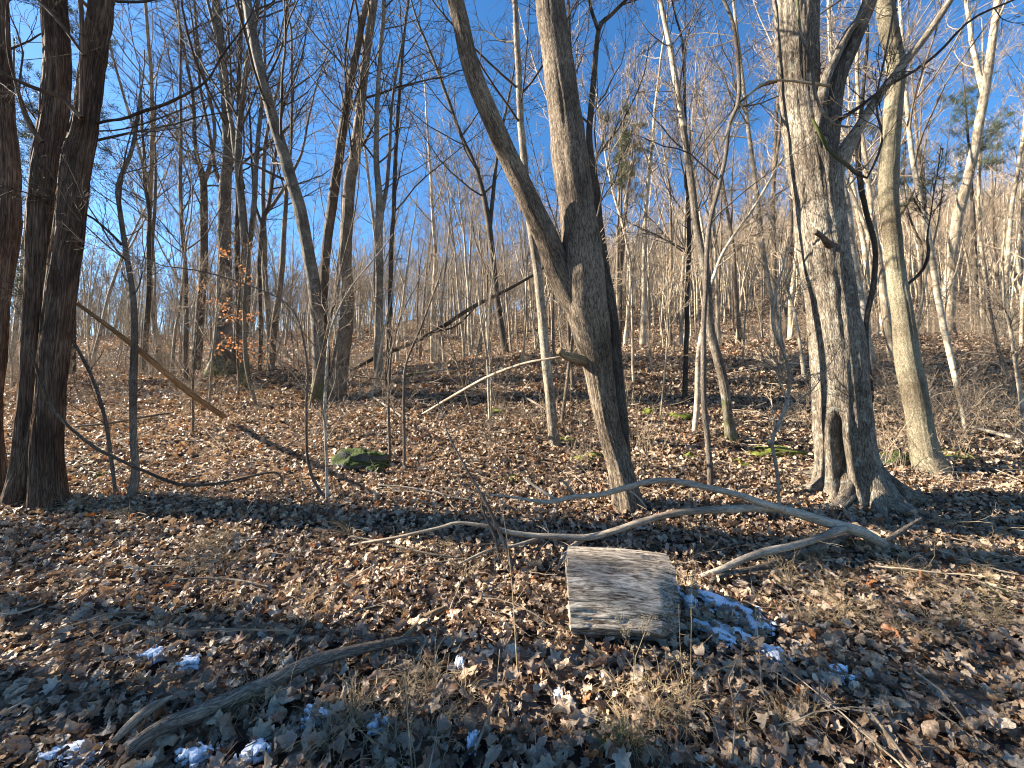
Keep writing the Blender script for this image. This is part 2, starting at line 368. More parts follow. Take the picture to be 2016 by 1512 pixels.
# ------------------------------------------------------------------ ground sheet
def ground_sheet():
    def warp(a, lo, hi, n, core):
        u = np.linspace(-1, 1, n); s = np.sinh(u*core)/np.sinh(core); return np.where(s < 0, -s*lo, s*hi)
    xs = warp(0, -450, 450, 520, 6.2); ys = warp(0, -60, 600, 560, 5.8)
    X, Y = np.meshgrid(xs, ys, indexing='xy'); Z = G(X, Y)
    h, w = X.shape; idx = np.arange(h*w).reshape(h, w)
    q = np.stack([idx[:-1, :-1], idx[:-1, 1:], idx[1:, 1:], idx[1:, :-1]], -1).reshape(-1, 4)
    mb = MB(); mb.raw(np.stack([X, Y, Z], -1), q); o = mb.build('ground', M['soil']); o['kind'] = 'structure'; return o
GROUND = ground_sheet()

# ------------------------------------------------------------------ scatter helper (for stuff only)
def scatter(name, protos, pts, rot, scl, idx, label=None, cat=None, parent=None):
    c = bpy.data.collections.new(name+'_pieces')
    for i, me in enumerate(protos):
        o = bpy.data.objects.new('piece_%03d' % i, me); c.objects.link(o)
    me = bpy.data.meshes.new(name); n = len(pts)
    me.vertices.add(n); me.vertices.foreach_set('co', np.asarray(pts, np.float32).ravel())
    a = me.attributes.new('rot', 'FLOAT_VECTOR', 'POINT'); a.data.foreach_set('vector', np.asarray(rot, np.float32).ravel())
    a = me.attributes.new('scl', 'FLOAT', 'POINT'); a.data.foreach_set('value', np.asarray(scl, np.float32).ravel())
    a = me.attributes.new('idx', 'INT', 'POINT'); a.data.foreach_set('value', np.asarray(idx, np.int32).ravel())
    o = bpy.data.objects.new(name, me); COL.objects.link(o)
    ng = bpy.data.node_groups.new(name, 'GeometryNodeTree')
    ng.interface.new_socket('Geometry', in_out='INPUT', socket_type='NodeSocketGeometry')
    ng.interface.new_socket('Geometry', in_out='OUTPUT', socket_type='NodeSocketGeometry')
    N, L = ng.nodes, ng.links
    gi = N.new('NodeGroupInput'); go = N.new('NodeGroupOutput')
    ci = N.new('GeometryNodeCollectionInfo'); ci.inputs['Collection'].default_value = c
    ci.inputs['Separate Children'].default_value = True; ci.inputs['Reset Children'].default_value = True
    ip = N.new('GeometryNodeInstanceOnPoints'); ip.inputs['Pick Instance'].default_value = True
    def na(t, nm):
        x = N.new('GeometryNodeInputNamedAttribute'); x.data_type = t; x.inputs['Name'].default_value = nm; return x.outputs['Attribute']
    er = N.new('FunctionNodeEulerToRotation'); L.new(na('FLOAT_VECTOR', 'rot'), er.inputs[0])
    L.new(gi.outputs[0], ip.inputs['Points']); L.new(ci.outputs[0], ip.inputs['Instance'])
    L.new(na('INT', 'idx'), ip.inputs['Instance Index']); L.new(er.outputs[0], ip.inputs['Rotation'])
    L.new(na('FLOAT', 'scl'), ip.inputs['Scale']); L.new(ip.outputs[0], go.inputs[0])
    md = o.modifiers.new('scatter', 'NODES'); md.node_group = ng
    o['kind'] = 'stuff'
    if label: o['label'] = label; o['category'] = cat
    if parent: o.parent = parent
    return o

# ------------------------------------------------------------------ traced trees
def stem3d(pts, Y, wob=.04, n=None, ext=0.0, ext_dir=None, root=True, tipr=None, dy=None):
    """pixel polyline (x, y, width) read at depth Y -> smooth centre line and radii in the world"""
    a = np.array([p[:3] for p in pts], float)
    Ys = np.full(len(a), Y, float) if dy is None else Y+np.interp(np.linspace(0, 1, len(a)), np.linspace(0, 1, len(dy)), dy)
    P = at(a[:, 0], a[:, 1], Ys)
    r = a[:, 2]*Ys/F_PX/2/np.sqrt(1+((a[:, 0]-CX)/F_PX)**2)
    if root:
        d = P[0]-P[1]; d /= np.linalg.norm(d); P = np.vstack([P[0]+d*.12+np.array([0, 0, -.12]), P]); r = np.concatenate([[r[0]*1.05], r])
    if ext > 0:
        d = P[-1]-P[-2]; d /= np.linalg.norm(d); m = max(3, int(ext/1.0)); p = P[-1]; rr = r[-1]
        if ext_dir is not None: d = np.array(ext_dir, float); d /= np.linalg.norm(d)
        for j in range(m):
            d = d+np.array([0, 0, .12])+.07*rng.normal(size=3); d /= np.linalg.norm(d)
            p = p+d*(ext/m); P = np.vstack([P, p]); r = np.concatenate([r, [max(rr*(1-(j+1)/m)**.8, .006)]])
    D = np.hstack([P, r[:, None]])
    Ltot = np.linalg.norm(np.diff(P, axis=0), axis=1).sum()
    n = n or int(np.clip(Ltot/.12, 12, 240)); S = spline(D, n)
    out = S[:, :3].copy(); rad = np.maximum(S[:, 3], .002)
    if wob:
        s = np.linspace(0, Ltot, n); sd_ = rng.uniform(0, 100)
        out[:, 1] += wob*3*fbm(s*.35, np.full(n, sd_), o=2)*np.clip(s, 0, 1); out[:, 0] += wob*.35*fbm(s*1.6, np.full(n, sd_+9), o=2)
    return out, rad

def rough(amp=.06, lobes=0, flare=0., fh=.35, ridge=0., rk=9, seed=0., cav=None):
    def f(a, s, R):
        d = R*amp*fbm(np.cos(a)*2.2+seed, np.sin(a)*2.2+s*.8, s*2.0, o=3)
        if flare: d = d + R*flare*np.exp(-np.maximum(s-.12, 0)/fh)*(1+.75*np.cos(a*lobes+seed)+.4*np.cos(a*(lobes+2)+2*seed))
        if cav:
            a0, aw, s0, s1, dp = cav; da = (a-a0+math.pi) % (2*math.pi)-math.pi+.12*fbm(s*3, s*0+seed, o=2)
            d = d - dp*np.exp(-(da/aw)**2)*sstep(s0, s0+.2, s)*(1-sstep(s1-.25, s1, s)) + .35*dp*np.exp(-((np.abs(da)-aw*1.7)/(aw*.6))**2)*sstep(s0, s0+.2, s)*(1-sstep(s1-.25, s1, s))
        if ridge:
            w = fbm(np.cos(a)*rk*.33+seed, np.sin(a)*rk*.33, s*1.3, o=4); d = d + ridge*(1-2*np.abs(w)*2.4)
        return d
    return f

CROWN = dict(per=14, t0=.35, t1=.97)
def crown(stems, per1, t0, lf=.32, per2=6, per3=4, per4=0, ang=(.5, 1.1), up=.06, rmin=.0022, wig=.14):
    """fine branching on a list of (P, R) stems, returned as batches (P, R, sides)"""
    bat = []
    for P, R in stems:
        P0 = P[None]; R0 = R[None]
        a = grow(P0, R0, np.array([per1]), t0, .98, lf, ang, 9, up, wig*.8, .45, .3, rmin*1.6)
        bat.append((a[0], a[1], 5))
        b = grow(*a, per2, .15, .97, .5, (.4, 1.0), 6, up*.5, wig, .6, .35, rmin*1.2); bat.append((b[0], b[1], 4))
        if per3:
            c = grow(*b, per3, .1, 1., .5, (.35, 1.0), 5, 0.02, wig, .7, .5, rmin); bat.append((c[0], c[1], 3))
            if per4:
                d = grow(*c, per4, .1, 1., .5, (.35, 1.0), 4, 0.02, wig, .8, .6, rmin*.9); bat.append((d[0], d[1], 3))
    return bat

def traced_tree(name, label, cat, stems, mat, base=None, Y=None, per=12, t0=.3, sides=14, twig='twigdark', rg=None, group=None,
                rmin=.0022, c=None, ext=6, extra=None, lf=.28, limbmat=None, twigs=True, per2=6, per3=4, up=.06, wob=.04):
    """stems: list of dict(p=pixel points, limb=bool, dy=...)"""
    if Y is None:
        b = ground_at(*(base or stems[0]['p'][0][:2])); Y = b[1]
    else:
        p = at(stems[0]['p'][0][0], stems[0]['p'][0][1], Y); b = np.array([p[0], p[1], float(G(p[0], p[1]))])
    root = thing(name, b, label, cat, group)
    cl = []
    for i, s in enumerate(stems):
        e = s.get('ext', ext)
        P, R = stem3d(s['p'], Y+s.get('y', 0), wob=s.get('wob', wob), ext=e, root=s.get('root', not s.get('limb', False)), dy=s.get('dy'))
        if s.get('root', not s.get('limb', False)):
            g = float(G(P[0, 0], P[0, 1])); P[0, 2] = min(P[0, 2], g-.12)
        mb = MB(); mb.tubes(P, R, s.get('sides', sides), s.get('rg', rg)); nm = 'limb' if s.get('limb') else 'trunk'
        o = mb.build(nm, M[s.get('mat', mat)], root, b)
        if s.get('twigs', True): cl.append((P, R))
    if twigs:
        mb = MB()
        for st in cl:
            for P, R, k in crown([st], max(4, int(per*.8)), t0, lf, per2, per3, rmin=rmin, up=up): mb.tubes(P, R, k)
        mb.build('crown', M[twig], root, b)
    if extra: extra(root, b, Y)
    return root, b, cl
S = lambda *p, **k: dict(p=list(p), **k)

# --- the two-stemmed tree in the middle
def knob(root, b, Y):
    pts = np.array([[1152, 712, 22], [1132, 706, 21], [1112, 699, 15], [1100, 690, 15]], float)
    P, R = stem3d(pts, Y, wob=0, root=False, n=26, dy=[0, -.05, -.12, -.16])
    P = np.vstack([P, P[-1:]+(P[-1:]-P[-2:-1])*.1]); R = np.concatenate([R, [.001]])
    mb = MB(); mb.tubes(P, R, 20, rough(.35, seed=4)); o = mb.build('branch_stub', M['rotwood'], root, b)
    o['label'] = 'broken stub of a lost branch, barkless and brown'
traced_tree('forked_tree', 'large grey-barked Y-forked tree with a broken stub, behind the fallen pale branch', 'tree', [
    S((1238, 992, 58), (1232, 960, 52), (1222, 912, 49), (1203, 843, 47), (1190, 773, 53), (1180, 725, 56), (1166, 655, 72), (1152, 590, 84), (1146, 520, 80), (1140, 450, 72),
      (1133, 400, 69), (1121, 300, 72), (1110, 200, 64), (1097, 100, 61), (1084, 0, 60), (1070, -120, 56), sides=72, rg=rough(.10, 5, .16, .2, .006, 22, 1.), ext=7),
    S((1152, 655, 14), (1134, 605, 44), (1104, 545, 50), (1085, 495, 47), (1066, 450, 45), (1017, 350, 41), (971, 250, 38), (931, 150, 36), (907, 50, 34), (895, 0, 33), (880, -80, 30), limb=True, dy=[0, 0, -.15, -.4, -.6], sides=40,
      rg=rough(.12, ridge=.004, rk=16, seed=3.), ext=6, mat='oak'),
    S((1222, 985, 34), (1224, 900, 30), (1216, 800, 34), (1203, 700, 38), (1194, 600, 42), (1174, 500, 40), (1160, 430, 32), (1144, 350, 22), (1130, 290, 8), y=.14, dy=[-.02, .03, .04, .0, -.1], sides=40, ext=0,
      rg=rough(.12, ridge=.008, rk=20, seed=7.), mat='dark', twigs=False),
    ], 'oak', Y=4.15, per=26, t0=.42, rmin=.002, extra=knob, lf=.22)

# --- the big broad tree at right
def stub2(root, b, Y):
    for i, (an, ln, r0) in enumerate([(-150, .62, .10), (-95, .55, .11), (-48, .6, .13), (-8, .95, .13), (30, .7, .12), (95, .7, .12), (160, .6, .1)]):
        c, sn = math.cos(math.radians(an)), math.sin(math.radians(an)); P = []; R = []
        for t in np.linspace(0, 1, 16):
            rr = .12+t*ln; wx = .07*math.sin(t*5+i); x_, y_ = b[0]+c*rr-sn*wx, b[1]+sn*rr+c*wx
            P.append([x_, y_, float(G(x_, y_))+.36*(1-t)**3.0+.03-.07*t]); R.append(r0*(1-.72*t))
        mb = MB(); mb.tubes(np.array(P), np.array(R), 20, rough(.28, ridge=.008, rk=9, seed=i*1.7)); mb.build('root', M['greyoak'], root, b)
    P, R = stem3d(np.array([[1640, 490, 26], [1628, 478, 17], [1618, 466, 12], [1604, 456, 12]], float), Y, wob=0, root=False, n=16, dy=[-.15, -.24, -.3, -.34])
    P = np.vstack([P, P[-1:]+(P[-1:]-P[-2:-1])*.1]); R = np.concatenate([R, [.001]])
    mb = MB(); mb.tubes(P, R, 14, rough(.3, seed=2)); o = mb.build('branch_stub', M['deadgrey'], root, b); o['label'] = 'short snapped branch stub with brown torn wood'
traced_tree('broad_tree', 'broadest trunk in view, flared at the foot, with pale limbs reaching up to the right', 'tree', [
    S((1676, 990, 150), (1670, 945, 132), (1664, 895, 122), (1657, 810, 115), (1649, 706, 111), (1637, 603, 107), (1620, 496, 104), (1611, 397, 101), (1604, 330, 106), (1594, 265, 96), (1583, 198, 88),
      (1578, 132, 87), (1574, 66, 90), (1568, 0, 92), (1558, -150, 84), sides=96, rg=rough(.09, 5, .42, .22, .011, 26, 5.2, cav=(-.85, .17, .12, 1.35, .13)), ext=8),
    S((1618, 345, 20), (1626, 300, 52), (1640, 231, 46), (1658, 149, 40), (1685, 83, 37), (1705, 33, 35), (1721, -5, 34), (1745, -90, 30), limb=True, dy=[0, -.1, -.2, -.3], sides=32, rg=rough(.12, seed=2.), ext=4),
    S((1606, 260, 8), (1618, 200, 26), (1630, 150, 22), (1645, 116, 20), (1672, 60, 18), (1700, 20, 16), (1720, -60, 12), limb=True, y=-.2, sides=20, rg=rough(.1, seed=1.), ext=2, twigs=False),
    S((1622, 380, 16), (1645, 335, 46), (1672, 281, 34), (1692, 248, 25), (1735, 182, 22), (1774, 132, 21), (1817, 79, 20), (1857, 20, 18), (1885, -30, 17), (1950, -140, 14), limb=True, dy=[0, -.15, -.3, -.5], sides=28, rg=rough(.1, seed=8.), mat='smooth', ext=4),
    S((1655, 235, 11), (1700, 205, 9), (1741, 172, 8), (1811, 132, 8), (1857, 96, 8), (1916, 36, 7), (2002, 0, 5), (2060, -30, 4), limb=True, dy=[-.2, -.5], sides=10, mat='dark', ext=1.2),
    S((1560, -60, 6), (1569, 0, 6), (1574, 76, 6), (1592, 126, 6), (1596, 179, 6), (1609, 225, 6), (1639, 255, 5), (1682, 256, 4), limb=True, y=-.45, sides=10, mat='mossbase', ext=0, twigs=False),
    S((1600, 235, 6), (1615, 265, 8), (1639, 304, 9), (1672, 327, 9), (1698, 351, 8), (1712, 345, 6), (1741, 275, 6), (1730, 198, 5), (1751, 93, 5), (1771, -10, 5), limb=True, y=-.5, dy=[0.1, -.1, -.2], sides=10, mat='mossbase', ext=.6),
    S((1632, 169, 7), (1585, 162, 6), (1539, 158, 5), (1503, 165, 5), (1466, 200, 4), (1420, 290, 3), limb=True, y=-.4, sides=8, mat='twig', ext=0, twigs=False),
    ], 'greyoak', Y=4.42, per=20, t0=.35, rmin=.002, extra=stub2, lf=.22, per2=6, per3=4)

traced_tree('mossy_tree', 'straight greenish mossy trunk right of the broadest tree, bowing left as it rises', 'tree', [
    S((1832, 928, 72), (1818, 878, 59), (1808, 810, 54), (1797, 750, 54), (1788, 706, 52), (1776, 603, 44), (1761, 500, 40), (1753, 397, 42), (1747, 331, 44), (1753, 231, 40), (1759, 132, 39), (1747, 33, 40), (1744, -80, 36),
      sides=56, rg=rough(.08, 4, .25, .18, .005, 18, 2.), ext=8),
    S((1774, 570, 9), (1812, 535, 8), (1824, 500, 8), (1820, 470, 5), (1826, 430, 3), limb=True, sides=8, mat='dark', ext=1),
    ], 'greensmooth', per=26, t0=.45, lf=.2)

traced_tree('birch_tree', 'slender white-barked tree leaning left, far right of the mossy trunk', 'tree', [
    S((1903, 850, 9), (1896, 792, 12), (1882, 724, 14), (1861, 637, 15), (1844, 551, 15), (1828, 490, 14), (1804, 380, 12), (1787, 281, 11), (1777, 150, 9), (1770, 0, 7), sides=16, ext=4),
    ], 'birch', per=34, t0=.35, twig='twig')
traced_tree('crooked_tree', 'dark crooked trunk hanging in view between the broadest tree and the mossy trunk', 'tree', [
    S((1714, 740, 9), (1707, 690, 9), (1704, 631, 11), (1720, 552, 13), (1722, 480, 12), (1705, 413, 12), (1695, 360, 12), (1690, 280, 11), (1700, 180, 8), (1712, 60, 6), sides=14, ext=3, rg=rough(.2, seed=3.)),
    ], 'dark', Y=7.5, per=18, t0=.4)
traced_tree('forest_tree', 'yellow-lit smooth trunk seen just right of the broadest tree', 'tree', [
    S((1722, 770, 18), (1712, 700, 18), (1697, 600, 19), (1682, 500, 18), (1670, 400, 15), (1652, 300, 12), (1640, 150, 10), (1630, 0, 8), sides=14)], 'birch', Y=10, per=26, t0=.3, twig='twig')
traced_tree('forest_tree', 'yellow-lit smooth trunk seen touching the left side of the mossy trunk', 'tree', [
    S((1768, 745, 19), (1755, 690, 19), (1741, 600, 18), (1730, 520, 16), (1716, 430, 13), (1700, 300, 10), (1688, 100, 8), sides=14)], 'pale', Y=11, per=26, t0=.3, twig='twig')

# --- left cedar pair and neighbours
traced_tree('cedar_tree', 'thick shaggy brown trunk splitting into two stems, near the left edge', 'tree', [
    S((48, 990, 84), (56, 930, 72), (66, 850, 66), (76, 720, 62), (84, 603, 62), (91, 463, 62), (95, 331, 62), (100, 165, 58), (102, 0, 54), (104, -160, 46), sides=72, rg=rough(.08, 3, .14, .2, .014, 12, .7), ext=7),
    S((98, 990, 76), (102, 913, 66), (110, 810, 62), (122, 706, 60), (136, 603, 60), (146, 500, 62), (152, 463, 60), (162, 331, 59), (172, 265, 54), (182, 165, 50), (192, 99, 50), (208, 0, 52), (222, -150, 46), sides=72, y=-.1, rg=rough(.08, 3, .14, .2, .014, 12, 2.7), ext=7),
    S((160, 235, 10), (165, 170, 11), (169, 116, 12), (172, 50, 12), (166, -10, 11), (160, -100, 8), limb=True, y=-.3, sides=14, ext=1.5),
    S((190, 243, 8), (215, 238, 7), (245, 235, 7), (281, 222, 8), (331, 205, 7), (400, 159, 5), (430, 100, 4), (480, 20, 3), (500, -50, 2.5), limb=True, dy=[-.1, -.5], sides=8, mat='dark', ext=.8),
    S((196, 258, 4), (240, 256, 4), (300, 240, 4), (370, 212, 3), limb=True, dy=[-.1, -.4], sides=6, mat='dark', ext=.6),
    S((230, 3, 7), (298, 5, 6), (350, -15, 5), limb=True, dy=[-.1, -.4], sides=8, mat='dark', ext=1.5),
    S((160, 232, 12), (142, 212, 12), (116, 188, 12), (83, 178, 12), (43, 162, 12), (0, 140, 9), (-40, 110, 7), limb=True, y=-.35, dy=[0, -.2], sides=12, mat='cedar', ext=1),
    S((166, 110, 8), (130, 60, 9), (100, 25, 9), (60, -15, 8), limb=True, y=-.35, sides=10, mat='cedar', ext=1),
    S((84, 280, 14), (62, 255, 11), (45, 220, 9), (30, 165, 8), (15, 110, 7), (8, 40, 6), limb=True, y=-.2, dy=[0, -.3], sides=10, mat='cedar', ext=1),
    ], 'cedar', per=8, t0=.2, lf=.2, up=-.01, per2=7, per3=4, rmin=.0018)
traced_tree('cedar_tree', 'shaggy brown trunk cut off by the left edge of the picture', 'tree', [
    S((-14, 960, 70), (-12, 800, 52), (-8, 600, 46), (2, 450, 52), (2, 330, 48), (-4, 200, 42), (-8, 0, 40), (-10, -150, 38), sides=48, rg=rough(.08, 3, .2, .2, .012, 12, 4.7), ext=7),
    ], 'cedar', Y=4.65, per=26, t0=.1, lf=.18, up=-.01, rmin=.0018)
traced_tree('sapling', 'thin grey crooked tree just right of the shaggy two-stemmed trunk', 'tree', [
    S((258, 985, 22), (265, 930, 18), (257, 844, 16), (258, 741, 17), (261, 655, 15), (256, 569, 13), (246, 500, 12), (235, 413, 11), (231, 364, 10), (254, 298, 9), (265, 231, 8), (270, 182, 5), sides=20, ext=.6, rg=rough(.12, 3, .3, .12, seed=2.)),
    S((240, 482, 8), (215, 457, 7), (178, 427, 6), (132, 404, 5), (60, 380, 5), (0, 361, 4), limb=True, dy=[0, -.1, -.4], sides=8, ext=.5, mat='dark'),
    ], 'deadgrey', per=22, t0=.35, lf=.28, rmin=.0018)
traced_tree('sapling', 'dark thin stem bending left behind the shaggy trunk, rooted left of the grey crooked tree', 'sapling', [
    S((226, 980, 9), (220, 930, 9), (213, 896, 9), (203, 827, 9), (186, 761, 8), (162, 706, 8), (144, 672, 7), (110, 630, 5), sides=12, ext=.4)], 'deadgrey', per=14, t0=.3, lf=.3, rmin=.0018)
traced_tree('forest_tree', 'thin dark tree with a side stem, standing against open sky at left', 'tree', [
    S((286, 690, 13), (289, 600, 12), (293, 500, 10), (297, 430, 9), (288, 364, 8), (286, 298, 7), (281, 248, 6), (276, 185, 4), sides=10, ext=1.5)], 'dark', Y=16, per=34, t0=.25, lf=.22, rmin=.005)
traced_tree('forest_tree', 'very straight thin trunk rising behind the foot of the leaning yellow pole', 'tree', [
    S((370, 757, 12), (366, 680, 11), (364, 600, 10), (360, 450, 9), (357, 300, 8), (352, 150, 6), (350, 40, 5), sides=12, ext=3)], 'oak', per=44, t0=.25, lf=.18, rmin=.004)
traced_tree('forest_tree', 'grey forked tree standing left of the moss-footed trunk on the rise', 'tree', [
    S((388, 702, 22), (395, 620, 19), (399, 560, 18), (402, 430, 17), (400, 350, 16), (388, 300, 10), (375, 180, 8), (350, 40, 6), sides=14, ext=3),
    S((401, 360, 12), (415, 320, 9), (422, 240, 8), (395, 120, 7), (380, 0, 6), limb=True, sides=10, ext=3)], 'oak', Y=15, per=26, t0=.3, rmin=.004)
traced_tree('forest_tree', 'stout grey trunk with a mossy foot on the crest, left of the orange leaves', 'tree', [
    S((436, 724, 50), (439, 690, 40), (441, 600, 34), (444, 450, 27), (446, 370, 24), (450, 300, 21), (441, 150, 18), (426, 0, 16), sides=24, ext=6, rg=rough(.1, 5, .35, .35, .01, 12, 1.2)),
    S((446, 380, 12), (428, 340, 10), (415, 270, 8), (400, 200, 7), (385, 100, 6), limb=True, sides=10, ext=3)], 'mossbase', Y=13, per=30, t0=.35, rmin=.004)
traced_tree('forest_tree', 'slim trunk close behind the stout moss-footed trunk on the crest', 'tree', [
    S((464, 715, 14), (466, 600, 13), (466, 450, 12), (468, 300, 11), (474, 120, 9), (478, 0, 8), sides=12, ext=5)], 'dark', Y=14.5, per=28, t0=.35, rmin=.0045)
traced_tree('forest_tree', 'rough trunk forking low down behind the orange-leaved sapling', 'tree', [
    S((484, 742, 21), (483, 680, 18), (486, 600, 17), (486, 520, 17), (479, 430, 17), (472, 340, 17), (474, 250, 13), (490, 130, 11), (505, 0, 9), sides=16, ext=5, rg=rough(.12, 3, .3, .2, seed=3.)),
    S((476, 370, 15), (462, 290, 12), (446, 200, 10), (430, 100, 8), (408, 0, 7), limb=True, sides=12, ext=4),
    S((487, 500, 12), (500, 400, 11), (508, 300, 10), (515, 180, 8), (520, 60, 6), limb=True, sides=12, ext=4)], 'mossbase', Y=11, per=24, t0=.3, rmin=.0035)
traced_tree('sapling', 'pale slanting sapling in front of the orange leaves', 'sapling', [
    S((500, 782, 8), (492, 750, 10), (484, 700, 10), (483, 620, 8), (484, 560, 6), (489, 500, 4), sides=10, ext=.4)], 'greensmooth', Y=8.6, per=14, t0=.4, rmin=.003)
traced_tree('forest_tree', 'thin tree forking into a narrow V, right of the orange leaves', 'tree', [
    S((511, 712, 10), (513, 640, 10), (513, 560, 9), (516, 440, 9), (530, 400, 7), (545, 300, 6), (560, 200, 5), (590, 120, 4), sides=10, ext=3),
    S((516, 445, 7), (503, 400, 6), (497, 330, 5), (492, 200, 4), limb=True, sides=8, ext=3)], 'dark', Y=14, per=26, t0=.35, rmin=.0045)
traced_tree('forest_tree', 'slanting dark trunk leaning right beside the brush pile on the crest', 'tree', [
    S((532, 746, 15), (540, 650, 14), (553, 560, 12), (560, 450, 10), (567, 330, 8), (572, 200, 6), (575, 80, 5), sides=12, ext=4)], 'oak', Y=12, per=30, t0=.3, rmin=.0035)

# --- the three-stemmed clump
traced_tree('three_stemmed_tree', 'clump of three stems spreading in a V from one mossy base, left of centre', 'tree', [
    S((628, 792, 36), (630, 750, 31), (629, 713, 29), (624, 640, 28), (616, 560, 27), (603, 480, 26), (588, 403, 26), (562, 320, 25), (520, 160, 22), (485, 0, 20), (455, -120, 17), sides=36, rg=rough(.08, 4, .25, .2, .004, 14, 1.), ext=6, mat='mossbase'),
    S((640, 770, 22), (636, 650, 21), (634, 580, 19), (640, 500, 19), (652, 400, 20), (668, 300, 18), (690, 170, 16), (712, 60, 13), (725, -10, 12), (745, -120, 10), sides=28, rg=rough(.08, ridge=.004, rk=14, seed=4), y=.3, ext=5, mat='oak'),
    S((664, 770, 36), (672, 700, 32), (680, 644, 28), (681, 560, 24), (679, 506, 24), (687, 369, 24), (698, 300, 22), (715, 150, 18), (736, 10, 15), (755, -120, 12), sides=36, rg=rough(.08, 4, .2, .2, .005, 14, 6.), y=.1, ext=6, mat='oak'),
    ], 'mossbase', Y=8.9, per=24, t0=.3, rmin=.003, lf=.24)
traced_tree('forest_tree', 'straight mid-sized trunk forking high, right of the three-stemmed clump', 'tree', [
    S((746, 784, 19), (747, 740, 17), (747, 610, 15), (747, 455, 15), (748, 413, 15), (741, 300, 11), (745, 150, 9), (757, 0, 8), sides=20, ext=5, rg=rough(.08, 3, .3, .15, seed=1)),
    S((748, 430, 10), (760, 370, 8), (765, 300, 7), (770, 200, 6), (790, 80, 5), limb=True, sides=10, ext=3)], 'smooth', Y=9.2, per=28, t0=.3, rmin=.003)
traced_tree('forest_tree', 'darker slim trunk half hidden behind the mid-sized trunk right of the clump', 'tree', [
    S((764, 760, 12), (766, 700, 12), (769, 600, 10), (772, 500, 9), (776, 400, 9), (781, 280, 8), (790, 120, 6), (800, 0, 5), sides=12, ext=4)], 'dark', Y=10.5, per=34, t0=.3, rmin=.0035)
traced_tree('forest_tree', 'dark tree with wide-spreading forks on the centre crest', 'tree', [
    S((996, 697, 15), (986, 640, 13), (975, 560, 12), (962, 440, 12), (940, 340, 9), (905, 260, 8), (880, 190, 7), (850, 110, 6), (825, 50, 5), sides=12, ext=3),
    S((964, 450, 9), (972, 370, 8), (980, 300, 6), (1000, 200, 5), limb=True, sides=10, ext=3)], 'dark', Y=16, per=34, t0=.3, rmin=.0045)
traced_tree('forest_tree', 'grey slender tree leaning slightly left, left of the large forked trunk', 'tree', [
    S((1092, 880, 24), (1088, 840, 20), (1080, 760, 19), (1070, 650, 18), (1060, 550, 17), (1042, 425, 16), (1026, 250, 14), (1019, 100, 12), (1014, 0, 11), (1010, -80, 10), sides=28, ext=6, rg=rough(.07, 3, .3, .1, seed=1)),
    ], 'smooth', Y=6.1, per=34, t0=.35, rmin=.0022, lf=.2)
traced_tree('forest_tree', 'dark wavy trunk showing above and behind the large forked tree', 'tree', [
    S((1200, 720, 16), (1196, 560, 16), (1180, 440, 15), (1176, 380, 15), (1166, 315, 14), (1162, 250, 13), (1170, 150, 12), (1180, 55, 10), (1205, 25, 8), (1230, 0, 7), sides=14, ext=3),
    S((1178, 60, 8), (1165, 20, 7), (1155, -30, 6), limb=True, sides=8, ext=2),
    S((1168, 330, 8), (1140, 250, 7), (1125, 120, 6), (1118, 0, 5), limb=True, sides=8, ext=2)], 'dark', Y=8.5, per=30, t0=.3, rmin=.003)
traced_tree('forest_tree', 'two-toned tree, white above and dark below, with peeling bark, centre right', 'tree', [
    S((1440, 876, 28), (1434, 830, 20), (1424, 750, 19), (1402, 650, 18), (1394, 550, 17), (1377, 450, 16), (1362, 350, 15), (1345, 250, 13), sides=28, ext=0, rg=rough(.15, 3, .35, .12, .004, 14, 4), mat='mossbase', twigs=False),
    S((1345, 252, 13), (1328, 150, 12), (1312, 50, 10), (1303, 0, 9), (1290, -90, 8), root=False, limb=False, sides=16, ext=3, mat='birch')], 'mossbase', Y=6.0, per=50, t0=.02, rmin=.0022, lf=.25)
traced_tree('forest_tree', 'thin winding dark tree forking like a Y against the sky, centre right', 'tree', [
    S((1398, 958, 13), (1392, 880, 12), (1383, 780, 12), (1379, 650, 11), (1384, 550, 10), (1392, 450, 10), (1412, 370, 10), (1425, 310, 9), (1432, 250, 9), (1448, 205, 9), (1443, 100, 8), (1436, 50, 7), (1415, -5, 6), sides=16, ext=1.5, rg=rough(.12, seed=4)),
    S((1448, 208, 8), (1470, 190, 6), (1500, 168, 6), (1538, 160, 4), limb=True, sides=8, ext=.6)], 'deadgrey', Y=4.6, per=20, t0=.4, rmin=.0018, lf=.22)
traced_tree('forest_tree', 'pale thin stem slanting right towards the broadest tree at its top', 'tree', [
    S((1366, 856, 12), (1371, 780, 11), (1376, 700, 10), (1388, 640, 9), (1410, 540, 8), (1440, 470, 7), (1490, 400, 6), (1548, 300, 5), (1580, 250, 4), sides=14, ext=.6)], 'birch', Y=6.3, per=22, t0=.4, rmin=.0022, lf=.22, twig='twig')
traced_tree('forest_tree', 'grey trunk leaning left between the winding tree and the broadest tree', 'tree', [
    S((1552, 745, 11), (1540, 690, 11), (1530, 620, 11), (1515, 550, 10), (1500, 450, 10), (1480, 300, 9), (1462, 150, 7), (1445, 0, 6), sides=14, ext=4)], 'smooth', Y=10, per=34, t0=.3, rmin=.0035, twig='twig')
traced_tree('forest_tree', 'dark narrow trunk with a black mossy foot, left of the pale thin slanting stem', 'tree', [
    S((1348, 790, 12), (1350, 720, 10), (1354, 620, 10), (1358, 500, 9), (1355, 380, 8), (1350, 250, 6), (1345, 100, 5), sides=12, ext=3)], 'dark', Y=8, per=34, t0=.3, rmin=.003)
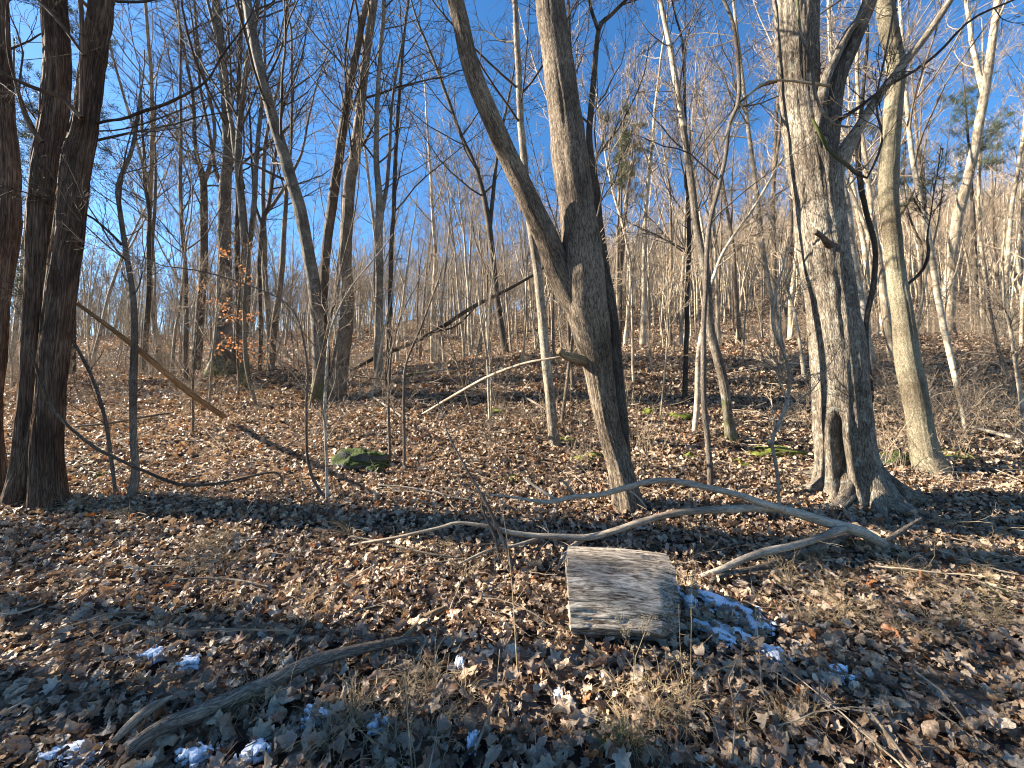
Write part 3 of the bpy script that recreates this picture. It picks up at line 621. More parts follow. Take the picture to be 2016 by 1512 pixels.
# snaking pale saplings
def snake(label, pts, Y=None, mat='birch', per=18, **k):
    traced_tree('sapling', label, 'sapling', [S(*pts, sides=10, ext=.3)], mat, Y=Y, per=per, t0=.25, lf=.3, rmin=.0017, twig='twig', wob=.02, **k)
snake('pale snaking sapling just left of the broadest trunk', [(1532, 980, 7), (1527, 930, 8), (1516, 870, 8), (1522, 850, 8), (1545, 800, 8), (1553, 745, 8), (1545, 700, 7), (1522, 640, 6), (1526, 590, 5), (1540, 540, 4)], 4.0, per=34)
snake('thin upright sapling sharing a foot with the arching one, left of centre', [(645, 986, 7), (644, 900, 6), (642, 800, 6), (648, 700, 5), (655, 650, 5), (676, 600, 4), (700, 560, 3), (745, 505, 3)], None)
snake('arching sapling bending far over to the left, left of centre', [(642, 984, 7), (620, 950, 7), (606, 900, 6), (603, 800, 6), (605, 740, 6), (598, 680, 5), (580, 620, 5), (545, 585, 4), (480, 558, 4), (400, 535, 3), (330, 525, 3)], None, 'deadgrey')
snake('dark straight sapling standing right of the mossy boulder', [(768, 905, 6), (766, 850, 6), (765, 780, 5), (770, 700, 4), (790, 620, 3), (820, 560, 2)], None, 'deadgrey')
snake('grey straight sapling second to the right of the mossy boulder', [(796, 925, 6), (796, 860, 6), (796, 780, 6), (800, 715, 5), (830, 640, 4), (860, 560, 3)], None, 'deadgrey')
snake('slim sapling at right edge below the evergreen', [(2013, 800, 10), (2006, 740, 9), (1990, 650, 8), (1975, 600, 5), (1972, 560, 3)], 5.5, 'birch')
snake('sapling with a thin pale stem in front of the leaning pale pole', [(968, 815, 4), (966, 740, 4), (962, 650, 4), (965, 590, 3), (975, 500, 2)], 7.5)
snake('sapling crossing the leaning pale pole near its middle', [(966, 865, 5), (962, 780, 5), (958, 700, 4), (948, 640, 3), (940, 560, 2)], 6.6)

# orange-leaved sapling: leaf tufts on twigs
def leafmesh(shape, seed, curl=0.0, rings=2, size=.08):
    r_ = np.random.default_rng(seed)
    if shape == 'maple':
        a = np.array([0, 10, 17, 28, 38, 50, 60, 72, 82, 95, 108, 122, 138, 155, 172]); r = np.array([1, .84, .66, .62, .86, .96, .72, .60, .76, .8, .6, .56, .6, .52, .40])
    elif shape == 'oak':
        a = np.array([0, 12, 22, 32, 44, 56, 70, 86, 100, 118, 138, 150, 160, 170, 176]); r = np.array([1.05, .92, .70, .8, .68, .52, .62, .5, .46, .56, .54, .66, .74, .86, .92])
    else:
        a = np.linspace(0, 176, 13); r = 1/np.sqrt((np.cos(np.radians(a))/1.08)**2+(np.sin(np.radians(a))/.56)**2)
    a = np.concatenate([a, 360-a[::-1]]); r = np.concatenate([r, r[::-1]]); a = np.delete(a, len(a)-1) if abs(a[-1]-360) < 1e-6 else a; r = r[:len(a)]
    th = np.radians(a)+r_.normal(0, .02, len(a)); r = r*r_.uniform(.88, 1.08, len(r))
    out = np.stack([np.sin(th)*r, np.cos(th)*r], 1); n = len(out)
    V2 = [np.zeros((1, 2))]+[out*f for f in np.linspace(0, 1, rings+1)[1:]]; V2 = np.concatenate(V2)
    x, y = V2[:, 0], V2[:, 1]
    z = .46*fbm(x*2.0+seed, y*1.8, o=2)*np.hypot(x, y)*1.6+.10*r_.uniform(-1, 1)*x*x+.12*r_.uniform(-1, 1)*y*y - .16*np.abs(x)*r_.uniform(-.4, 1)
    k = curl; phi = r_.uniform(0, math.pi); c, s = math.cos(phi), math.sin(phi); u, v = c*x+s*y, -s*x+c*y
    if k > 0: u2 = np.sin(k*u)/k; z2 = (1-np.cos(k*u))/k+z*np.cos(k*u); u, z = u2, z2
    x, y = c*u-s*v, s*u+c*v
    V = np.stack([x, y, z], 1)*size/2.0
    tri = [(0, 1+i, 1+(i+1) % n) for i in range(n)]; q = []
    for j in range(rings-1):
        for i in range(n): q.append((1+j*n+i, 1+(j+1)*n+i, 1+(j+1)*n+(i+1) % n, 1+j*n+(i+1) % n))
    mb = MB(); mb.raw(V, q, tri); st = np.array([[0, -.3*size*.5, z[0]*size*.5], [.02*size, -.9*size*.5, .01], [.06*size, -1.3*size*.5, .012]])
    uv = V2.copy()
    if rings > 1: mb.tubes(st, np.array([.0012, .0010, .0008]), 3); uv = np.vstack([V2, np.zeros((9, 2))])
    return mb, uv
def orange(root, b, Y):
    pass
def clinging(name, label, boxes, stem, Y, n_leaf, seed):
    base = at(*stem[0][:2], Y); base = np.array([base[0], base[1], float(G(base[0], base[1]))])
    root = thing(name, base, label, 'sapling')
    P, R = stem3d(stem, Y, ext=.2); P[0, 2] = min(P[0, 2], float(G(P[0, 0], P[0, 1]))-.1)
    mb = MB(); mb.tubes(P, R, 8); mb.build('trunk', M['oak'], root, base)
    tw = MB(); lf = MB(); r_ = np.random.default_rng(seed); uvs = []
    for (x0, y0, x1, y1, cnt) in boxes:
        for _ in range(cnt):
            cx, cy = r_.uniform(x0, x1), r_.uniform(y0, y1); c = at(cx, cy, Y+r_.uniform(-.5, .5))
            i = int(np.argmin(np.linalg.norm(P-c, axis=1)+np.maximum(P[:, 2]-c[2], 0)*3)); a = P[max(i-2, 0)]
            mid = (a+c)/2+r_.normal(0, .05, 3); tw.tubes(spline(np.array([a, mid, c]), 7), np.linspace(.006, .0025, 7), 4)
            for _ in range(n_leaf):
                p = a+(c-a)*r_.uniform(.75, 1.08)+r_.normal(0, .07, 3); m, uv = leafmesh('oval', int(r_.integers(1e6)), .6, 1, r_.uniform(.055, .085))
                V = m.v[0]; q_ = r_.normal(size=4); q_ /= np.linalg.norm(q_); w, x, y, z = q_
                Rm = np.array([[1-2*(y*y+z*z), 2*(x*y-z*w), 2*(x*z+y*w)], [2*(x*y+z*w), 1-2*(x*x+z*z), 2*(y*z-x*w)], [2*(x*z-y*w), 2*(y*z+x*w), 1-2*(x*x+y*y)]])
                lf.raw(V@Rm.T+p, None, m.t[0]); uvs.append(uv)
    tw.build('twigs', M['twigdark'], root, base); o = lf.build('leaves', M['beech'], root, base, np.vstack(uvs)); o['kind'] = 'stuff'
clinging('leafy_sapling', 'sapling still holding orange leaves in front of the trunks on the left crest',
         [(428, 488, 470, 520, 5), (470, 470, 500, 500, 2), (425, 590, 500, 625, 10), (455, 620, 505, 700, 14), (425, 655, 475, 690, 6), (468, 525, 495, 570, 5), (520, 655, 535, 715, 3), (396, 560, 408, 600, 3), (478, 690, 500, 712, 3)],
         [(470, 735, 5), (468, 650, 5), (476, 560, 4), (480, 480, 3)], 9.5, 9, 3)
clinging('leafy_sapling', 'sapling with a few rusty leaves low down behind the leaning yellow pole',
         [(290, 672, 340, 690, 4)], [(300, 735, 4), (305, 700, 3), (315, 680, 2)], 14, 8, 5)

# ------------------------------------------------------------------ fallen wood
def fallen(name, label, cat, paths, mat, sides=12, lift=.02, rgh=.08, twiggy=3.5, thin=.84):
    """paths: (pixel points, depths or None for lying on the ground, extra lift)"""
    first = None; parts = []
    for (pts, Ys, lf) in paths:
        a = np.array(pts, float); a[:, 2] *= thin
        if Ys is None:
            P = np.array([ground_at(x, y) for x, y, w in a]); Yv = P[:, 1]
        else:
            al = np.concatenate([[0], np.cumsum(np.hypot(*np.diff(a[:, :2], axis=0).T))]); al /= al[-1]
            Yv = 1/np.interp(al, np.linspace(0, 1, len(Ys)), 1/np.array(Ys, float)); P = at(a[:, 0], a[:, 1], Yv)
        r = a[:, 2]*Yv/F_PX/2/np.sqrt(1+((a[:, 0]-CX)/F_PX)**2*.3)
        if Ys is None: P[:, 2] += r*.75+.045+lf
        D = spline(np.hstack([P, r[:, None]]), max(14, len(a)*9)); parts.append((D[:, :3], np.maximum(D[:, 3], .0015)))
    b = parts[0][0][0].copy(); b[2] = float(G(b[0], b[1]))
    root = thing(name, b, label, cat)
    for i, (P, R) in enumerate(parts):
        e0, e1 = P[0]-(P[1]-P[0])*.02, P[-1]+(P[-1]-P[-2])*.02
        P = np.vstack([e0, P, e1]); R = np.concatenate([[.0008], R, [.0008]])
        mb = MB(); mb.tubes(P, R, sides, rough(rgh, ridge=.0015 if R.max() > .015 else 0, rk=10, seed=i*3.1)); mb.build('bole' if i == 0 else 'side_branch', M[mat], root, b)
    if twiggy:
        mb = MB()
        for P, R in parts:
            L_ = np.linalg.norm(np.diff(P, axis=0), axis=1).sum()
            a_ = grow(P[None], R[None], np.array([max(1, int(L_*twiggy))]), .1, .98, min(.25, .3/L_), (.5, 1.2), 7, .0, .2, .4, .4, .0016); mb.tubes(a_[0], a_[1], 5)
            b_ = grow(*a_, 1.5, .3, .9, .5, (.4, .9), 5, 0, .2, .7, .5, .0012); mb.tubes(b_[0], b_[1], 4)
        mb.build('twigs', M[mat], root, b)['kind'] = 'stuff'
    return root
fallen('fallen_branch', 'long forked fallen branch arching over the ground behind the weathered log', 'branch', [
    ([(1740, 1073, 26), (1700, 1050, 27), (1665, 1038, 27), (1625, 1028, 25), (1585, 1015, 23), (1540, 1003, 20), (1500, 1000, 18), (1420, 1003, 17), (1330, 1010, 16), (1260, 1028, 15), (1200, 1048, 15), (1155, 1058, 15), (1100, 1056, 12), (1050, 1054, 11), (1005, 1048, 11), (960, 1036, 9), (900, 1030, 8), (860, 1040, 7), (780, 1058, 7), (700, 1072, 6), (640, 1090, 5)],
     [3.35, 3.3, 3.3, 3.2, 3.2, 3.2, 3.3, 3.45], 0),
    ([(1545, 1004, 17), (1500, 990, 16), (1450, 973, 15), (1400, 962, 15), (1345, 950, 14), (1310, 946, 13), (1270, 950, 13), (1225, 962, 13), (1180, 974, 12), (1130, 978, 11), (1080, 988, 10), (1040, 984, 7), (1000, 977, 5), (965, 974, 4)], [3.2, 3.35, 3.5, 3.65, 3.75, 3.9], 0),
    ([(1668, 1040, 14), (1645, 1046, 19), (1610, 1060, 17), (1560, 1075, 17), (1510, 1085, 17), (1460, 1102, 15), (1420, 1120, 13), (1378, 1136, 11)], [3.28, 3.1, 2.95, 2.9], 0),
    ([(1095, 983, 7), (1070, 968, 7), (1050, 955, 6), (1030, 940, 4)], [3.85, 4.0], 0),
    ([(1131, 975, 6), (1122, 962, 6), (1105, 944, 5)], [3.8, 3.75], 0),
    ([(1238, 965, 5), (1255, 978, 4), (1272, 998, 3)], [3.65, 3.6], 0),
    ([(1150, 1060, 12), (1128, 1075, 10), (1110, 1095, 8), (1098, 1118, 6)], [3.3, 3.05], 0),
    ([(1060, 1060, 7), (1010, 1075, 7), (960, 1085, 7), (905, 1110, 5)], [3.3, 3.05], 0),
    ], 'barkless', 14)
fallen('fallen_branch', 'dull grey branch lying under the long forked one, right of the weathered log', 'branch', [
    ([(1700, 1055, 14), (1660, 1075, 16), (1620, 1092, 15), (1560, 1110, 13), (1500, 1132, 14), (1430, 1148, 14), (1400, 1160, 10)], None, 0)], 'deadgrey')
fallen('fallen_branch', 'dark branch sticking up behind the right end of the fallen branches', 'branch', [
    ([(1730, 1075, 12), (1760, 1055, 12), (1790, 1035, 9), (1815, 1020, 6)], [3.4, 3.5], 0),
    ([(1770, 1048, 5), (1800, 1070, 4), (1822, 1085, 3)], [3.45, 3.3], 0)], 'deadgrey')
fallen('fallen_limb', 'rough-barked limb lying diagonally at the bottom left', 'log', [
    ([(250, 1530, 34), (320, 1478, 33), (400, 1443, 32), (470, 1414, 32), (540, 1380, 31), (610, 1346, 29), (680, 1322, 25), (750, 1304, 19), (800, 1293, 14), (835, 1288, 8)], None, .03)], 'deadgrey', 32, rgh=.12, twiggy=1.5)
fallen('split_stub', 'torn piece of dead wood lying against the limb in the bottom left corner', 'wood', [
    ([(225, 1518, 16), (260, 1486, 24), (295, 1452, 22), (322, 1432, 12), (338, 1420, 5)], None, .06)], 'barkless', 18, rgh=.3, twiggy=0)
fallen('rotten_chunk', 'yellowish rotten chunk at the far end of the rough-barked limb', 'wood', [
    ([(788, 1285, 8), (808, 1264, 14), (832, 1243, 17), (856, 1226, 14), (878, 1212, 6)], None, .0)], 'rotwood', 14, rgh=.3, twiggy=0)
fallen('leaning_pole', 'yellow barkless pole leaning from the shaggy trunk down to the ground', 'log', [
    ([(150, 596, 9), (165, 607, 9), (230, 655, 12), (300, 712, 14), (370, 770, 14), (440, 820, 13)], [4.9, 5.4, 6.2, 7.2], 0)], 'rotwood', 16, rgh=.15, twiggy=0)
fallen('leaning_branch', 'dark dead branch slanting up to the right across the centre', 'branch', [
    ([(690, 730, 6), (745, 702, 9), (800, 680, 9), (860, 650, 10), (930, 605, 9), (1000, 570, 7), (1060, 535, 6), (1085, 510, 4)], [11, 9.6], 0),
    ([(860, 652, 5), (900, 640, 4), (950, 590, 3)], [10.2, 10], 0)], 'dark', 10, rgh=.2)
fallen('leaning_pole', 'thin pale pole slanting from the ground up to the broken stub of the forked tree', 'branch', [
    ([(832, 815, 5), (900, 775, 7), (960, 742, 7), (1030, 716, 6), (1104, 702, 4)], [7.6, 6.2, 5.0, 4.4], 0)], 'barkless', 8, rgh=.1)
fallen('fallen_branch', 'dark sagging branch trailing across the ground from the shaggy trunk', 'branch', [
    ([(60, 690, 4), (72, 724, 6), (96, 792, 7), (120, 823, 8), (144, 847, 8), (189, 882, 8), (230, 903, 8), (285, 928, 8), (340, 950, 8), (380, 955, 8), (440, 950, 7), (520, 932, 6), (550, 934, 5), (558, 960, 4)], [3.7, 3.9, 4.2, 4.6], 0)], 'dark', 10)
fallen('fallen_branch', 'small pale forked branch on the ground below the three-stemmed clump', 'branch', [
    ([(719, 780, 4), (745, 797, 5), (770, 815, 5), (792, 830, 4)], None, .03)], 'barkless', 8)
fallen('fallen_branch', 'pale twig curving across the leaves left of the forked tree, ending in midair', 'branch', [
    ([(745, 955, 4), (790, 958, 4), (840, 966, 4), (900, 980, 4), (930, 984, 3)], [4.4, 4.2], .04)], 'barkless', 8)
fallen('fallen_branch', 'pale bent stick at the left edge low down', 'branch', [
    ([(-20, 1250, 6), (20, 1246, 6), (55, 1238, 5), (88, 1222, 4)], None, .06)], 'barkless', 8)
fallen('broken_stem', 'dark splintered stem leaning left in the middle ground, left of the weathered log', 'branch', [
    ([(1012, 1160, 8), (1004, 1100, 10), (985, 1050, 10), (962, 1000, 8), (948, 975, 7), (925, 935, 5), (900, 890, 4), (880, 850, 3), (860, 790, 2.5), (800, 755, 2), (690, 740, 1.6)], [3.0, 3.2, 3.5, 4.0], 0),
    ([(985, 1120, 8), (975, 1060, 7), (950, 1000, 5), (955, 968, 3)], [3.1, 3.25], 0)], 'deadgrey', 10, rgh=.3)

fallen('fallen_log', 'mossy dark log lying on the rise behind the two straight saplings', 'log', [([(795, 748, 9), (830, 742, 10), (870, 737, 10), (900, 730, 8)], None, 0)], 'mossbase', 12)
fallen('fallen_branch', 'pale broken stick on the rise left of the slender leaning tree', 'branch', [([(1008, 775, 4), (1030, 790, 5), (1055, 805, 5), (1076, 818, 4)], None, .05)], 'barkless', 8)
fallen('fallen_branch', 'short pale stick lying level on the rise, left of the crossing saplings', 'branch', [([(832, 763, 4), (850, 762, 5), (874, 764, 3)], None, .05)], 'barkless', 8)
fallen('fallen_log', 'pale fallen trunk behind and right of the mossy right-hand trunk', 'log', [([(1915, 852, 8), (1950, 862, 10), (1985, 872, 10), (2030, 886, 10)], None, .03)], 'barkless', 12)
fallen('fallen_log', 'thin log lying across the crest left of the broadest trunk', 'log', [([(1450, 712, 5), (1490, 716, 6), (1540, 722, 6), (1590, 726, 5)], None, .05)], 'pale', 10)
fallen('fallen_branch', 'dead branch lying across the rise at left, behind the thin grey crooked tree', 'branch', [([(150, 850, 5), (200, 846, 6), (250, 838, 6), (300, 828, 5), (340, 822, 4)], None, .04)], 'deadgrey', 8)
fallen('fallen_branch', 'long thin branch on the leaves left of the dark splintered stem', 'branch', [([(690, 1075, 5), (740, 1085, 5), (800, 1100, 5), (850, 1112, 5), (905, 1118, 4)], None, .03)], 'deadgrey', 8)
fallen('fallen_branch', 'thin dark branch on the shaded leaves above the rough-barked limb', 'branch', [([(340, 1165, 4), (400, 1160, 5), (470, 1166, 5), (530, 1180, 4)], None, .03)], 'deadgrey', 8)

# weathered round log lying across
def weathered_log():
    x0, x1, cy, cz, R0 = .392, 1.0, 2.56, .115, .365
    n, k = 90, 180
    t = np.linspace(0, 1, n); X = x0+(x1-x0)*t
    P = np.stack([X, cy+.045-.095*t, cz+.012*np.sin(t*3)], 1); R = np.full(n, R0)*(1-.05*t)
    def d(a, s, RR):
        da = np.abs((a-math.radians(222)+math.pi) % (2*math.pi)-math.pi)
        fl = np.minimum(1, .62/np.maximum(np.cos(da), .05)); fl = fl*.98+.02
        c, sn = np.cos(a)*RR, np.sin(a)*RR
        g = fbm(c*14, sn*14, s*1.1, o=4); f = fbm(c*60, sn*60, s*2.5, o=3)
        o = .016*g+.006*f-.02*np.clip(fbm(c*6+2, sn*6, s*.5+3, o=2)*3, 0, 1) - .03*np.clip(np.abs(fbm(c*8+4, sn*8, s*.6, o=4))*-20+1, 0, 1)*np.clip(fbm(c*3, sn*3, s*4+7, o=2)*4+.7, 0, 1) - .022*np.clip(np.abs(fbm(c*17+9, sn*17, s*.9, o=4))*-13+1, 0, 1)*np.clip(fbm(c*5+3, sn*5, s*5+1, o=2)*4+.4, 0, 1)
        e = fbm(c*20, sn*20, s*0, o=2)*.012
        return o + RR*(fl-1) - .07*np.clip((s-.50)/.10, 0, 1)**1.5*np.clip(np.cos(a-math.radians(172)), 0, 1)**3
    mb = MB(); mb.tubes(P, R, k, d)
    V = mb.v[0].reshape(n, k, 3)
    je = .012*fbm(np.cos(np.arange(k)*2*math.pi/k)*6, np.sin(np.arange(k)*2*math.pi/k)*6, o=3)
    V[0, :, 0] += je; V[-1, :, 0] += np.roll(je, 37); mb.v[0] = V.reshape(-1, 3)
    for e in (0, -1):
        ring = V[e]; c0 = ring.mean(0); rings = [ring]
        for f in (.8, .6, .4, .2, .02):
            rr = c0+(ring-c0)*f; rr[:, 0] += .008*rng.normal(size=k)*(1 if f > .1 else 0)+(-.004 if e == 0 else .004); rings.append(rr)
        W = np.array(rings); m = len(W); idx = np.arange(m*k).reshape(m, k)
        q = np.stack([idx[:-1], np.roll(idx, -1, 1)[:-1], np.roll(idx, -1, 1)[1:], idx[1:]], -1).reshape(-1, 4); mb.raw(W, q)
    o = mb.build('weathered_log', M['log'], None, np.array([(x0+x1)/2, cy, float(G(.7, cy))]))
    tag(o, 'short flat-faced barkless grey log with cracked grain, lying crosswise in the leaves', 'log')
weathered_log()

# ------------------------------------------------------------------ rocks, moss, snow
def lump(name, px, py, wpx, hpx, mat, label, cat, seed, n=48, amp=.35, flat=.6, sink=.35):
    c = ground_at(px, py+hpx*.45); sx = wpx*c[1]/F_PX/2; sz = hpx*c[1]/F_PX/2*1.25
    u = np.linspace(0, 2*math.pi, n, endpoint=False); v = np.linspace(.001, math.pi-.001, n//2)
    U, V = np.meshgrid(u, v); x, y, z = np.cos(U)*np.sin(V), np.sin(U)*np.sin(V), np.cos(V)
    r = 1+amp*fbm(x*1.6+seed, y*1.6, z*1.6, o=4)+amp*.35*np.round(2.5*vnoise(x*2.1+seed, y*2.1, z*2.1))/2.5
    X = np.stack([x*r*sx, y*r*sx*flat, z*r*sz], -1)
    idx = np.arange(U.size).reshape(U.shape); q = np.stack([idx[:-1], np.roll(idx, -1, 1)[:-1], np.roll(idx, -1, 1)[1:], idx[1:]], -1).reshape(-1, 4)
    q = q[:, ::-1]
    mb = MB(); p = c+np.array([0, sx*flat*.5, sz*sink]); mb.raw(X+p, q); o = mb.build(name, M[mat], None, c); tag(o, label, cat); return o
lump('boulder', 708, 905, 95, 44, 'rock', 'dark green mossy boulder on the ground below the three-stemmed clump', 'boulder', 3.3, 72, .62)
lump('boulder', 735, 925, 34, 20, 'rock', 'small mossy stone touching the front of the dark green boulder', 'stone', 7.1)
lump('boulder', 1770, 905, 62, 32, 'rock', 'rounded leaf-dusted stone between the broadest tree and the mossy trunk', 'stone', 9.4)
for px, py, w, h, lb in [(1280, 808, 32, 16, 'moss cushion in the sun left of the pale thin slanting stem, leftmost of two'), (1345, 816, 52, 17, 'broad bright moss cushion touching the pale thin slanting stem'),
                         (1361, 895, 26, 16, 'round bright green moss cushion left of the winding thin tree'), (1462, 909, 44, 12, 'low green moss patch right of the winding thin tree'),
                         (1118, 862, 30, 10, 'moss patch at the foot of the slender tree left of the forked tree'), (1160, 897, 60, 13, 'dark moss streak in shade left of the forked trunk'),
                         (1235, 838, 16, 10, 'tiny moss tuft right of the forked trunk'), (1520, 882, 130, 16, 'long dark mossy hump left of the broadest trunk'),
                         (1880, 890, 90, 16, 'dark mossy hump right of the mossy trunk'), (190, 934, 40, 12, 'yellow-green moss clump beside the foot of the thin grey crooked tree'),
                         (980, 806, 36, 12, 'mossy mound under the leaning pale pole'), (1010, 940, 40, 10, 'dull moss patch behind the pale arching branch'),
                         (526, 764, 18, 8, 'yellowish moss tuft in front of the brush pile')]:
    lump('moss_cushion', px, py, w, h, 'moss', lb, 'moss', px*.1, 24, .6, .8, -.15)

def snow_patch(px, py, wpx, hpx, label, seed, thr=.0, tilt=0.0, group=None):
    c = ground_at(px, py); top = ground_at(px, py-hpx/2); bot = ground_at(px, py+hpx/2)
    sx = wpx*c[1]/F_PX/2; sy = max(abs(top[1]-bot[1])/2, .03); n = 84
    u = np.linspace(-1.5, 1.5, n); U, V = np.meshgrid(u, u); rot = tilt
    X = c[0]+sx*U - rot*sy*V; Y = c[1]+sy*V
    f = .8-np.hypot(U, V)+1.5*fbm(U*1.9+seed, V*1.9, o=5)-thr
    Z = G(X, Y)+.046+.012*np.sqrt(np.clip(f, 0, .5))+.014*fbm(X*13, Y*13, o=3)
    idx = np.arange(n*n).reshape(n, n); q = np.stack([idx[:-1, :-1], idx[:-1, 1:], idx[1:, 1:], idx[1:, :-1]], -1).reshape(-1, 4)
    keep = (f.ravel()[q] > 0).sum(1) >= 2; q = q[keep]
    if not len(q): return
    used = np.unique(q); mp = -np.ones(n*n, int); mp[used] = np.arange(len(used))
    Vv = np.stack([X, Y, Z], -1).reshape(-1, 3)[used]; edge = f.ravel()[used] < .02; Vv[edge, 2] -= .008
    q = mp[q]; mb = MB(); mb.raw(Vv, q)
    # underside closes the crust so that it has thickness
    m2 = Vv.copy(); m2[:, 2] -= .03; mb.raw(m2, q[:, ::-1])
    o = mb.build('snow_patch', M['snow'], None, c); tag(o, label, 'snow', group, 'thing')
snow_patch(1415, 1198, 105, 66, 'largest snow remnant, the upper of two right of the weathered log', 1.3, .2, 1.0)
snow_patch(1440, 1262, 105, 62, 'second snow remnant just below the largest, right of the weathered log', 4.7, .25, 1.1)
snow_patch(1350, 1190, 26, 34, 'sliver of snow against the right end of the weathered log', 8.2)
snow_patch(1490, 1240, 40, 20, 'small snow bit right of the two large remnants', 2.9)
snow_patch(1530, 1305, 36, 22, 'small snow bit trailing down and right of the two large remnants', 5.5)
snow_patch(1648, 1341, 60, 22, 'lone snow streak furthest right among the leaves', 6.1)
snow_patch(905, 1317, 18, 27, 'small upright snow spot above the big tan leaves at bottom centre', 3.1)
snow_patch(625, 1424, 48, 19, 'snow patch below the middle of the rough-barked limb', 9.1)
snow_patch(737, 1442, 37, 21, 'snow patch below and right of the rough-barked limb', 7.7)
snow_patch(505, 1495, 50, 32, 'snow patch at the bottom edge right of the torn wood', 2.2)
snow_patch(385, 1502, 53, 19, 'thin snow patch at the bottom edge just right of the torn wood', 4.4)
snow_patch(140, 1502, 96, 21, 'wide flat snow patch in the bottom left corner', 6.6)
snow_patch(305, 1298, 42, 19, 'faint snow patch in the shade at mid left', 1.9)
snow_patch(372, 1318, 37, 14, 'faint thin snow streak right of the shaded one at mid left', 8.8)
snow_patch(1100, 1385, 18, 16, 'tiny snow dot left of the seed-headed weeds', 3.7)
snow_patch(930, 1475, 20, 24, 'tiny snow spot near the bottom edge at centre', 5.9)

# ------------------------------------------------------------------ leaf litter
shapes = ['maple', 'maple', 'oak', 'oval', 'maple', 'oak', 'oval', 'maple', 'maple', 'oval', 'maple', 'oak', 'oval', 'maple', 'maple', 'oak']
hi_uv = [leafmesh(sh, 11+i, [.4, 1.2, 2.0, 3.0][i % 4], 3, .088) for i, sh in enumerate(shapes)]
HI = [m.mesh('fallen_leaf', M['leaf'], uv) for m, uv in hi_uv]
LO = []
for i, sh in enumerate(shapes):
    m, uv = leafmesh(sh, 61+i, [.5, 1.2, 1.8, 2.6][i % 4], 1 if i % 2 else 2, .09); LO.append(m.mesh('leaf_piece', M['leaf'], uv))
def cluster(seed, n=12, rad=.17):
    r_ = np.random.default_rng(seed); mb = MB(); uvs = []
    for j in range(n):
        m, uv = leafmesh(shapes[int(r_.integers(16))], int(r_.integers(1e5)), r_.uniform(.3, 2), 1, .1*r_.uniform(.7, 1.2)); V = m.v[0]
        a, b_, c_ = r_.uniform(0, 6.28), r_.normal(0, .5), r_.normal(0, .5)
        ca, sa = math.cos(a), math.sin(a); Rz = np.array([[ca, -sa, 0], [sa, ca, 0], [0, 0, 1]])
        cb, sb = math.cos(b_), math.sin(b_); Rx = np.array([[1, 0, 0], [0, cb, -sb], [0, sb, cb]])
        cc, sc_ = math.cos(c_), math.sin(c_); Ry = np.array([[cc, 0, sc_], [0, 1, 0], [-sc_, 0, cc]])
        p = np.array([r_.normal(0, rad*.6), r_.normal(0, rad*.6), r_.uniform(0, .05)]); mb.raw(V@(Rz@Rx@Ry).T+p, None, m.t[0]); uvs.append(uv)
    return mb.mesh('leaf_cluster', M['leaf'], np.vstack(uvs))
CL = [cluster(900+i, 7) for i in range(40)]
LOGBOX = (.38, 1.0, 2.30, 2.80)
def litter_pts(y0, y1, dens, wedge=1.6, xmin=1.5):
    W = wedge*y1+xmin; n = int(dens*(2*W)*(y1-y0)); x = rng.uniform(-W, W, n); y = rng.uniform(y0, y1, n)
    k = np.abs(x) < wedge*np.maximum(y, 0)+xmin; x, y = x[k], y[k]
    k = ~((x > LOGBOX[0]) & (x < LOGBOX[1]) & (y > LOGBOX[2]) & (y < LOGBOX[3])); return x[k], y[k]
def leaf_field(x, y, lift, tilt, s0, s1):
    n = len(x); z = G(x, y)+rng.uniform(0.0, 1, n)**1.3*lift+.006
    rot = np.stack([rng.normal(0, tilt, n), rng.normal(0, tilt, n), rng.uniform(0, 6.28, n)], 1)
    flip = rng.random(n) < .45; rot[flip, 0] += math.pi
    return np.stack([x, y, z], 1), rot, rng.uniform(s0, s1, n)*rng.choice([.7, 1, 1.15], n)
x, y = litter_pts(-1.5, 5.0, 800, 1.5, 1.1)
pts, rot, scl = leaf_field(x, y, .065, .55, .52, 1.05)
# the 300 leaves that show largest lie near the camera and are separate objects
vis = (np.abs(pts[:, 0]) < 1.28*pts[:, 1]) & (pts[:, 1] > 1.35) & (pts[:, 2] > G(x, y)+.035)
big = np.where(vis)[0]; big = big[np.argsort(np.hypot(pts[big, 0], pts[big, 1])/scl[big])[:300]]
mask = np.ones(len(pts), bool); mask[big] = False
for i in big:
    o = bpy.data.objects.new('fallen_leaf', HI[int(rng.integers(16))]); COL.objects.link(o); o.parent = GROUND
    o.location = pts[i]+np.array([0, 0, .008]); o.rotation_euler = (float(rot[i, 0]*.8) if abs(rot[i, 0]) < 1.6 else float(math.pi+(rot[i, 0]-math.pi)*.8), float(rot[i, 1]*.8), float(rot[i, 2])); s_ = float(scl[i]*1.2); o.scale = (s_, s_, s_)
nearm = mask & (pts[:, 1] < 3.2); rest_ = mask & ~nearm
scatter('leaf_litter', HI, pts[nearm], rot[nearm], scl[nearm], rng.integers(0, 16, nearm.sum()), parent=GROUND)
A = [(pts[rest_], rot[rest_], scl[rest_])]
x, y = litter_pts(5.0, 9.0, 300, 1.45, 1.0); A.append(leaf_field(x, y, .06, .6, .7, 1.2))
P_, R_, S_ = (np.concatenate(z) for z in zip(*A))
scatter('leaf_litter', LO, P_, R_, S_, rng.integers(0, 16, len(P_)), parent=GROUND)
x, y = litter_pts(8.8, 16, 42, 1.4, 1); a = leaf_field(x, y, .03, .2, .9, 1.3)
x, y = litter_pts(16, 34, 13, 1.4, 1); x3, y3 = litter_pts(34, 85, 2.2, 1.45, 1); b2 = leaf_field(np.concatenate([x, x3]), np.concatenate([y, y3]), .03, .2, 1.2, 1.9); b2[2][len(x):] *= 2.0
